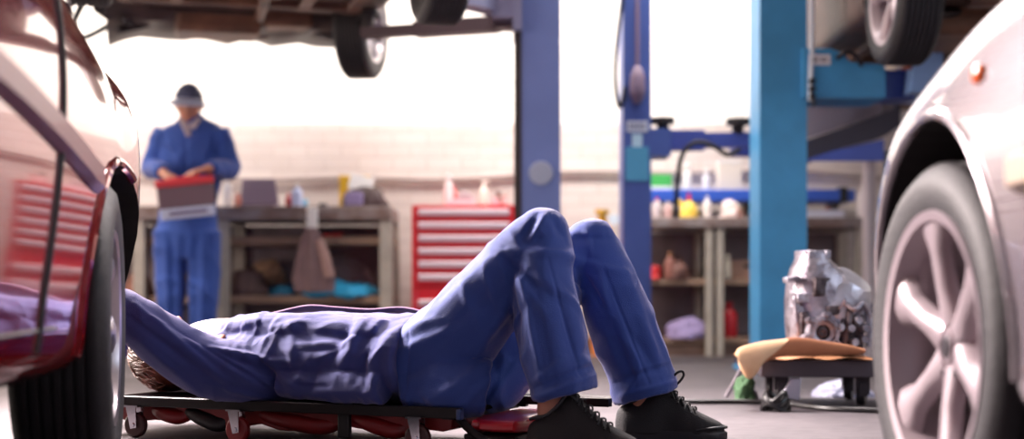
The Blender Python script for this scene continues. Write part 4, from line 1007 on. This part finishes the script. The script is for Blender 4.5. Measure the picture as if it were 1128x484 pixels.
def strands(bm):
    random.seed(3); x = Vector((0, -1, 0)); z = Vector((-1, 0, 0.10)).normalized(); y = z.cross(x)
    HM = Matrix(((x.x, y.x, z.x, -.915), (x.y, y.y, z.y, -.01), (x.z, y.z, z.z, .108), (0, 0, 0, 1)))
    for i in range(260):
        a = random.uniform(0, 2*math.pi); e = random.uniform(.15, 1.45); da = random.uniform(-.5, .5); P = []
        for k in range(4):
            ee = e-.17*k; aa = a+da*k*.3; lift = 1.01+.012*k*random.uniform(.2, 1.6)
            if math.sin(aa) > .35 and ee < .75: break
            p = HM @ Vector((.086*lift*math.cos(ee)*math.cos(aa), .105*lift*math.cos(ee)*math.sin(aa), .128*lift*math.sin(ee))); p.z = max(p.z, .006)
            P.append((*p, .0045-.0011*k))
        if len(P) == 4: tube(bm, P, .003, 5, 2)
one('hair_strands', hairm, hr, strands)
one('tee_collar', tee, pm, lambda bm: tube(bm, [(-.60, 0, .14, .12, .07), (-.72, 0, .145, .105, .075), (-.80, 0, .14, .082, .07), (-.835, .0, .13, .07, .06)], .08, 26))
# trousers
def trou(bm):
    tube(bm, [(-.16, 0, .10, .185, .092), (-.08, 0, .108, .195, .100), (.02, 0, .110, .195, .105), (.09, 0, .105, .17, .09)], .1, 34)
    tube(bm, [L(452, 408, 3.60, .105), L(500, 374, 3.55, .113), L(545, 320, 3.50, .096), L(580, 273, 3.46, .074), L(597, 258, 3.45, .066)], .1, 28)
    tube(bm, [L(594, 256, 3.45, .062), L(600, 270, 3.45, .070), L(597, 312, 3.43, .080), L(607, 370, 3.41, .087), L(617, 412, 3.40, .083), L(621, 431, 3.40, .084), L(620.4, 429, 3.40, .074), L(616, 405, 3.40, .060)], .08, 30, 4)
    tube(bm, [L(490, 400, 3.78, .11), L(545, 372, 3.77, .115), L(600, 322, 3.77, .09), L(632, 282, 3.76, .070), L(652, 267, 3.76, .062)], .1, 28)
    tube(bm, [L(480, 425, 3.70, .085), L(525, 428, 3.66, .075), L(550, 420, 3.68, .075), L(585, 365, 3.73, .085), L(620, 310, 3.75, .07)], .1, 24)
    tube(bm, [L(455, 425, 3.56, .075), L(505, 424, 3.50, .085), L(535, 428, 3.50, .072)], .08, 22)
    tube(bm, [L(650, 264, 3.76, .060), L(659, 283, 3.76, .072), L(677, 334, 3.76, .089), L(691, 374, 3.77, .094), L(704, 408, 3.77, .090), L(711, 434, 3.77, .091), L(710.4, 432, 3.77, .080), L(704, 410, 3.77, .065)], .08, 30, 4)
def knees(bm):
    ball(bm, L(597, 259, 3.45), .070); ball(bm, L(652, 267, 3.76), .0665); ball(bm, L(626, 280, 3.76), .066)
bmx = B(); trou(bmx); knees(bmx); tro = blob('trousers', bmx, cloth, pm, .0045, 9)
crumple(tro, .0045, 8, None, 2, (1, 1, 1)); 
TF = [ # thigh pull lines
 (425, 372, 480, 352, 7, .006), (430, 392, 500, 362, 9, .005), (428, 440, 500, 430, 9, .005), (470, 445, 545, 395, 9, .007), (500, 452, 560, 400, 8, .007), (530, 455, 572, 395, 6, .006), (540, 380, 585, 330, 8, -.006),
 (450, 372, 540, 285, 9, .005), (480, 385, 560, 290, 9, -.005), (520, 400, 570, 310, 8, .006), (555, 285, 612, 330, 8, -.007), (562, 275, 630, 280, 7, .006), (566, 300, 600, 345, 6, .006), (575, 262, 590, 238, 5, -.007), (586, 262, 600, 238, 5, .006), (608, 240, 622, 262, 5, -.005),
 (562, 290, 572, 380, 5, -.008), (574, 300, 598, 425, 4, .006), (585, 300, 610, 420, 7, -.004), (630, 300, 645, 400, 8, .005), (618, 330, 634, 405, 8, -.006), (580, 430, 655, 402, 5, -.007), (584, 440, 657, 412, 4, .006), (590, 420, 620, 395, 6, .006), (640, 395, 655, 372, 6, -.005),
 (636, 262, 668, 262, 5, -.006), (630, 285, 690, 300, 6, .006), (640, 300, 670, 345, 7, -.007), (648, 255, 652, 280, 4, .005), (660, 300, 672, 350, 6, .006), (672, 355, 700, 425, 7, -.006), (690, 300, 722, 385, 8, .005), (680, 420, 740, 402, 5, -.006), (684, 436, 744, 420, 4, .006), (700, 372, 725, 412, 8, -.005), (705, 350, 728, 400, 5, .004)]
TF = [(a, b, c, d, e*.8, g*1.1) for a, b, c, d, e, g in TF]
TF += [(604, 285, 640, 412, 1.6, -.0035), (664, 292, 716, 424, 1.6, -.0035), (452, 366, 446, 442, 1.6, -.003)]
fold(tro, PW, TF); relax(tro, 1, .3)
# jacket
def jack(bm):
    tube(bm, [(-.765, .0, .105, .10, .07), (-.71, 0, .112, .16, .092), (-.63, 0, .116, .205, .108), (-.50, 0, .118, .225, .114), (-.36, 0, .12, .225, .119), (-.22, 0, .119, .222, .117), (-.10, 0, .117, .230, .120), (-.055, 0, .117, .236, .123), (-.058, 0, .117, .222, .110), (-.10, 0, .115, .19, .09)], .1, 40, 4)
    tube(bm, [L(400, 405, 3.78, .05), L(350, 408, 3.74, .065), L(300, 410, 3.71, .082), L(268, 410, 3.70, .086), L(232, 405, 3.69, .082), L(196, 387, 3.67, .075), L(155, 358, 3.635, .066), L(125, 342, 3.64, .060), (*(PI_ @ Vector((-1.11, 3.665, .325))), .055), (*(PI_ @ Vector((-1.19, 3.74, .27))), .048), (*(PI_ @ Vector((-1.26, 3.80, .222))), .042)], .1, 26, 4)
    tube(bm, [(-.58, .16, .135, .08), (-.66, .18, .145, .082), (-.78, .20, .135, .075), (-.92, .22, .115, .066), (-1.05, .215, .085, .055), (-1.15, .16, .12, .046), (-1.24, .115, .15, .040)], .1, 22, 4)
    tube(bm, [(-.62, -.10, .17, .055), (-.5, -.13, .18, .06), (-.3, -.13, .175, .06), (-.12, -.14, .17, .055)], .1, 18, 4)
    tube(bm, [(-.40, -.19, .055, .04), (-.2, -.2, .05, .045), (-.085, -.205, .05, .045)], .1, 18, 4)
bmx = B(); jack(bmx); jk = blob('jacket', bmx, jacketm, pm, .0045, 6)
crumple(jk, .004, 10, None, 5)
JF = [(327, 380, 374, 377, 4, .006), (325, 388, 376, 384, 5, -.006), (399, 356, 374, 412, 8, .013), (388, 356, 362, 402, 7, -.008), (414, 362, 345, 399, 5, .008), (410, 372, 392, 420, 5, -.008), (429, 372, 409, 397, 6, .010), (409, 397, 411, 434, 5, .009), (403, 395, 400, 430, 5, -.007),
 (327, 424, 362, 425, 2.5, -.006), (368, 432, 408, 434, 6, .005), (330, 430, 352, 437, 5, .005), (300, 362, 335, 353, 6, .008), (283, 378, 330, 356, 5, .006), (300, 375, 318, 400, 5, -.007), (310, 360, 290, 400, 4, .006), (322, 360, 322, 395, 6, .007), (335, 360, 345, 376, 5, -.006), (340, 395, 322, 425, 6, .006), (352, 400, 342, 432, 6, -.006), (300, 400, 330, 434, 6, .008), (285, 400, 316, 434, 6, -.008),
 (148, 335, 250, 420, 5, .010), (144, 350, 245, 428, 6, -.009), (168, 350, 290, 428, 4, .010), (185, 360, 300, 430, 4, -.010), (205, 374, 300, 420, 4, .010), (222, 384, 300, 410, 5, -.010), (232, 384, 320, 400, 5, .012), (150, 372, 220, 432, 5, .007), (235, 425, 300, 440, 4, .007), (250, 405, 330, 438, 5, .008),
 (215, 362, 290, 352, 5, .006), (240, 372, 285, 358, 4, -.006), (345, 365, 395, 372, 5, -.006), (420, 380, 408, 392, 4, -.005)]
JF = [(a, b, c, d, e*.8, g*.75) for a, b, c, d, e, g in JF]
fold(jk, PW, JF); relax(jk, 1, .3)
def ribbon(bm, pts, wdt, th=.004):
    """pts: lower edge points and upper edge points"""
    rr = []
    for a, b in zip(*[catmull(p, 6) for p in pts]):
        a = Vector(a); b = Vector(b); n = Vector((0, 0, 1)).cross(Vector((1, 0, 0))); n = Vector((0, -1, 0))*th
        m = (a+b)/2+Vector((0, .01, .002)); rr.append([a+n, m+n, b+n, b-n, m-n, a-n])
    rings(bm, rr)
shaded_lining = mat('shaded_jacket_lining', (56, 42, 70), .85, bump=.2, bscale=300)  # dark tone carries the shade on the inner side of the flap
lo = [(-.66, .03, .215), (-.56, .03, .222), (-.46, .03, .226), (-.36, .03, .226), (-.26, .03, .226), (-.16, .03, .222), (-.07, .02, .205), (-.02, .0, .19)]
hi = [(-.67, .045, .216), (-.57, .045, .238), (-.47, .045, .256), (-.38, .045, .252), (-.27, .045, .246), (-.17, .045, .252), (-.09, .035, .238), (-.02, .02, .208)]
fl_ = one('jacket_front_flap', shaded_lining, pm, ribbon, (lo, hi), 0, ang=60)
one('flap_piping', mat('mauve_piping', (150, 118, 148), .8), fl_, lambda bm: tube(bm, hi, .0035, 8, 6))
one('waistband', mat('waistband_cloth', (46, 48, 92), .85, bump=.3, bscale=300), pm, lambda bm: tube(bm, [(-.085, .01, .118, .188, .101), (-.05, .01, .118, .192, .104), (-.035, .01, .118, .193, .106)], .1, 40, 1))
# shoes
def shoe(name, loc, rz, s, flip=1, bowed=True):
    root = empty(name, PI_ @ Vector(loc), rz-RZ); root.parent = pm; root.scale = (s, s, s)
    def up(bm):
        rr = []
        for x, hw, zt, cy in ((.002, .010, .045, 0), (.008, .024, .080, 0), (.03, .040, .098, 0), (.06, .043, .106, 0), (.085, .043, .128, 0), (.105, .042, .152, 0), (.122, .040, .160, 0), (.14, .038, .150, 0), (.165, .040, .126, 0), (.195, .045, .098, .003), (.23, .048, .076, .004), (.26, .045, .062, .003), (.285, .034, .050, 0), (.298, .014, .036, 0)):
            ring = []
            for a in np.linspace(0, 2*math.pi, 28, endpoint=False):
                c, s_ = math.cos(a), math.sin(a); yy = hw*math.copysign(abs(c)**.7, c)
                if s_ > 0: f = s_**.85; zz = .022+(zt-.022)*f; yy *= (1-.28*f*min(1, max(0, (zt-.05)/.07)))
                else: zz = .022+.010*s_
                ring.append(Vector((x, yy+cy*flip, zz)))
            rr.append(ring)
        C = []
        for k in range(len(rr)-1): C.append(rr[k]); C.append([p.lerp(q, .5) for p, q in zip(rr[k], rr[k+1])])
        C.append(rr[-1]); rings(bm, C)
    u = one('upper', shoem, root, up, ang=60); sm = u.modifiers.new('sub', 'SUBSURF'); sm.levels = 1; sm.render_levels = 2
    def so(bm):
        P = [(0.0, .0), (.006, .026), (.04, .037), (.10, .037), (.16, .041), (.21, .050), (.25, .051), (.285, .039), (.303, .014), (.305, 0)]
        P = P+[(x, -y) for x, y in P[-2:0:-1]]
        rr = [[Vector((x*k, y*k*1.0, z)) for x, y in P] for z, k in ((0, .985), (.006, 1), (.022, 1.0), (.026, .985))]; rings(bm, rr)
    one('sole', solem, root, so)
    def toe(bm):
        tube(bm, [(.225, .047, .03), (.262, .047, .036), (.292, .028, .038), (.302, 0, .036), (.292, -.028, .038), (.262, -.047, .036), (.225, -.047, .03)], .004, 8, 5)
    one('toe_bumper', solem, root, toe)
    def lc(bm):
        for i in range(6):
            x = .128+i*.017; z = float(np.interp(x, (.122, .14, .165, .195, .23), (.160, .150, .126, .098, .076)))+.002; w_ = .020+i*.0012
            tube(bm, [(x-.004, -w_-.006, z-.014), (x, -w_*.6, z-.003), (x+.004, 0, z+.001), (x+.008, w_*.6, z-.003), (x+.006, w_+.006, z-.014)], .0024, 7, 3)
            tube(bm, [(x+.010, -w_-.004, z-.02), (x+.004, -w_*.6, z-.003), (x+.002, 0, z), (x-.004, w_*.6, z-.002), (x-.006, w_+.004, z-.014)], .003, 7, 3)
    one('laces', mat('black_lace', (16, 14, 18), .7), u, lc)
    def bow(bm):
        tube(bm, [(.135, 0, .150), (.150, -.012, .160), (.172, -.020, .182), (.186, -.022, .186), (.188, -.018, .172), (.168, -.008, .150), (.140, 0, .148)], .0034, 8, 5)
        tube(bm, [(.130, 0, .158), (.125, .02, .150), (.13, .04, .125)], .003, 8, 4); tube(bm, [(.130, 0, .158), (.15, -.03, .145), (.165, -.042, .115)], .003, 8, 4)
    if bowed: one('lace_bow', mat('black_lace', (16, 14, 18)), u, bow)
    if bowed: one('lace_aglet', mat('silver_aglet', (200, 200, 206), .3, .6), u, lambda bm: tube(bm, [(.128, -.024, .150), (.122, -.034, .138)], .0035, 8, 1))
    one('heel_collar', solem, u, lambda bm: tube(bm, [(.012, 0, .094), (.03, .024, .100), (.06, .028, .107), (.09, .026, .134), (.105, .018, .155)], .005, 8, 4))
    one('heel_collar', solem, u, lambda bm: tube(bm, [(.012, 0, .094), (.03, -.024, .100), (.06, -.028, .107), (.09, -.026, .134), (.105, -.018, .155)], .005, 8, 4))
    one('tongue', shoem, u, lambda bm: tube(bm, [(.135, 0, .145, .024, .006), (.115, 0, .165, .026, .006), (.100, 0, .182, .022, .005)], .01, 14, 4))
    return root
shoe('shoe', (.035, 3.385, 0), math.atan2(-.07, .28), .97, 1, False)
shoe('shoe', (.285, 3.79, 0), math.atan2(-.06, .3), 1.02, -1)
# ------------------------------------------------------------------ the standing mechanic
YM = 8.52
sm_ = empty('standing_person', (at(208, 300, YM).x, YM, 0)); tag(sm_, 'person in bright blue coveralls and navy cap standing, holding a red-lidded box', 'person')
SO = Vector((at(208, 300, YM).x, YM, 0))
def S(px, py, dy, *r):
    p = at(px, py, YM)-SO; k = (YM+dy)/YM; q = at(px, py, YM+dy)-SO; return (q.x, q.y, q.z)+tuple(r)
FL = 0.0
hx = Vector((-.97, -.1, 0)).normalized(); hz_ = Vector((.05, -.14, 1)).normalized(); hy = hz_.cross(hx).normalized(); hx = hy.cross(hz_)
hc = S(208, 115, -.05); HM2 = Matrix(((hx.x, hy.x, hz_.x, hc[0]), (hx.y, hy.y, hz_.y, hc[1]), (hx.z, hy.z, hz_.z, hc[2]), (0, 0, 0, 1)))
HM2n = HM2.copy()
if (HM2 @ Vector((0, 1, 0))-Vector(hc)).y > 0:
    hx = -hx; hy = -hy; HM2n = Matrix(((hx.x, hy.x, hz_.x, hc[0]), (hx.y, hy.y, hz_.y, hc[1]), (hx.z, hy.z, hz_.z, hc[2]), (0, 0, 0, 1)))
HM2 = HM2n
wl = Vector(S(181, 191, -.30)); wr = Vector(S(228, 186, -.30))
def body2(bm):
    head_into(bm, HM2)
    tube(bm, [S(206, 270, 0, .14, .10), S(207, 225, 0, .13, .09), S(210, 165, 0, .16, .10), S(211, 142, 0, .14, .08), S(209, 130, 0, .055, .055), S(208, 120, -.02, .05, .05)], .1, 26)
    for x0, x1, x2 in ((189, 188, 190), (223, 224, 224)):
        tube(bm, [S(x0, 258, 0, .085), S(x1, 325, -.02, .055), S(x1, 335, -.02, .052), S(x2, 380, .02, .038), (*(Vector(S(x2, 380, .02))[:2]), .05, .04)], .06, 18)
        f = Vector(S(x2, 380, .02)); tube(bm, [(f.x, f.y+.03, .045, .035), (f.x, f.y-.1, .04, .035), (f.x, f.y-.18, .03, .03)], .03, 12)
    for sh, el, wv in ((S(182, 146, 0), S(167, 186, .02), wl), (S(240, 146, 0), S(253, 188, .0), wr)):
        tube(bm, [(*sh, .055), (*(Vector(sh)*.5+Vector(el)*.5), .05), (*el, .042), (*(Vector(el)*.5+wv*.5), .038), (*wv, .027)], .05, 16, 4)
    hand_into(bm, frame(wl, (.55, -.62, -.35), (0, -.2, 1)), 1, .55); hand_into(bm, frame(wr, (-.75, -.45, -.25), (0, -.2, 1)), -1, .55)
bmx = B(); body2(bmx); blob('body', bmx, skin, sm_, .005, 1)
def cov(bm):
    tube(bm, [S(206, 285, 0, .12, .09), S(206, 262, 0, .185, .125), S(207, 228, 0, .175, .12), S(210, 190, 0, .195, .13), S(211, 160, 0, .21, .13), S(211, 143, 0, .185, .11), S(210, 133, 0, .10, .08), S(209, 127, 0, .07, .06)], .1, 36)
    for x0, x1, x2, q in ((188, 188, 192, -1), (225, 224, 224, 1)):
        tube(bm, [S(x0, 255, 0, .105, .11), S(x0, 290, 0, .10), S(x1, 330, -.02, .088), S(x1, 362, 0, .082), S(x2, 384, 0, .083), S(x2, 386, 0, .075), S(x2, 375, 0, .05)], .1, 26, 4)
    for sh, el, wv in ((S(184, 146, 0), S(167, 184, .02), wl), (S(238, 146, 0), S(253, 186, .0), wr)):
        sh, el = Vector(sh), Vector(el)
        tube(bm, [(*sh, .085), (*(sh*.5+el*.5), .076), (*el, .064), (*(el*.5+wv*.5), .055), (*(el*.12+wv*.88), .045)], .06, 22, 4)
bmx = B(); cov(bmx); cv = blob('coveralls', bmx, cloth2, sm_, .009, 5); crumple(cv, .009, 5, None, 4); 
cf = []
for i in range(9): cf.append((176+i*7, 262, 180+i*6, 380, 3, .010*(1 if i % 2 else -1)))
cf += [(185, 150, 200, 185, 3, .01), (232, 150, 222, 190, 3, .01), (205, 150, 206, 190, 2, -.012), (245, 160, 225, 175, 3, -.01), (178, 160, 195, 172, 3, -.01), (180, 310, 196, 330, 3, .012), (216, 312, 236, 330, 3, .012)]
fold(cv, Matrix.Translation(SO), cf); relax(cv, 1)
one('collar', tee, sm_, lambda bm: (tube(bm, [S(200, 131, -.06, .03, .015), S(206, 141, -.12, .03, .012), S(208, 150, -.135, .02, .01)], .02, 12), tube(bm, [S(217, 131, -.06, .03, .015), S(211, 141, -.12, .03, .012)], .02, 12, 1)))
def cap(bm):
    g = bmesh.ops.create_uvsphere(bm, u_segments=36, v_segments=24, radius=1)
    bmesh.ops.delete(bm, geom=[v for v in g['verts'] if v.co.z < .22], context='VERTS')
    for v in bm.verts: c = v.co.copy(); v.co = HM2 @ Vector((c.x*.090, c.y*.110, .010+c.z*.124))
cp = one('cap', mat('navy_cap_cloth', (84, 88, 116), .8), sm_, cap, ang=180); q = cp.modifiers.new('t', 'SOLIDIFY'); q.thickness = .006
def brim(bm):
    rr = []
    for i in range(9):
        a = R(-62+i*124/8); rr.append([HM2 @ Vector((math.sin(a)*r_*.86, math.cos(a)*r_+.0, z_)) for r_, z_ in ((.094, .040), (.182*(.80+.2*math.cos(a)), -.002), (.182*(.80+.2*math.cos(a)), -.008), (.094, .034))])
    rings(bm, rr)
one('cap_brim', mat('grey_brim_cloth', (196, 202, 226), .7), cp, brim)
def hair2(bm):
    g = bmesh.ops.create_uvsphere(bm, u_segments=36, v_segments=24, radius=1)
    bmesh.ops.delete(bm, geom=[v for v in g['verts'] if v.co.z > .4 or v.co.z < -.35 or v.co.y > .1], context='VERTS')
    for v in bm.verts: c = v.co.copy(); v.co = HM2 @ Vector((c.x*.081, c.y*.102, c.z*.12))
h2 = one('hair', hairm, sm_, hair2, ang=180); q = h2.modifiers.new('t', 'SOLIDIFY'); q.thickness = .008; q.offset = -1
for x2 in (190, 224):
    f = Vector(S(x2, 386, 0))
    def bt(bm):
        rr = []
        for y, hw, zt in ((.075, .02, .05), (.06, .038, .09), (.0, .04, .10), (-.06, .042, .085), (-.12, .046, .06), (-.17, .038, .05), (-.195, .015, .035)):
            rr.append([Vector((f.x+hw*math.cos(a), f.y+y, .03+(zt-.03)*max(0, math.sin(a))-.028*max(0, -math.sin(a))**.4)) for a in np.linspace(0, 2*math.pi, 20, endpoint=False)])
        rings(bm, rr)
    one('boot', mat('dark_boot', (40, 32, 34), .5), sm_, bt)
# the box in his hands
bxp = at(205, 218, YM-.36)
bx = empty('battery_box', (bxp.x, bxp.y, bxp.z), 0, (R(4), R(-7), R(14))); tag(bx, 'grey box with a red lid held in the standing mechanic\'s hands', 'box')
one('box_body', mat('grey_brown_plastic', (112, 88, 98), .5), bx, box, (0, 0, .01), (.33, .20, .13), bevel=.008)
one('box_base', mat('pale_blue_plastic', (196, 202, 226), .4), bx, box, (-.0, 0, -.085), (.315, .19, .07), bevel=.008)
one('box_label', mat('violet_label', (110, 96, 130), .5), bx, box, (0, -.0985, -.085), (.22, .006, .02))
one('box_lid', mat('salmon_red_plastic', (214, 62, 70), .4), bx, lambda bm: (box(bm, (0, 0, .095), (.345, .215, .045)), box(bm, (0, 0, .122), (.20, .05, .014))), bevel=.008)
one('side_latch', blackm, bx, box, (.172, 0, .03), (.012, .10, .12), bevel=.003)
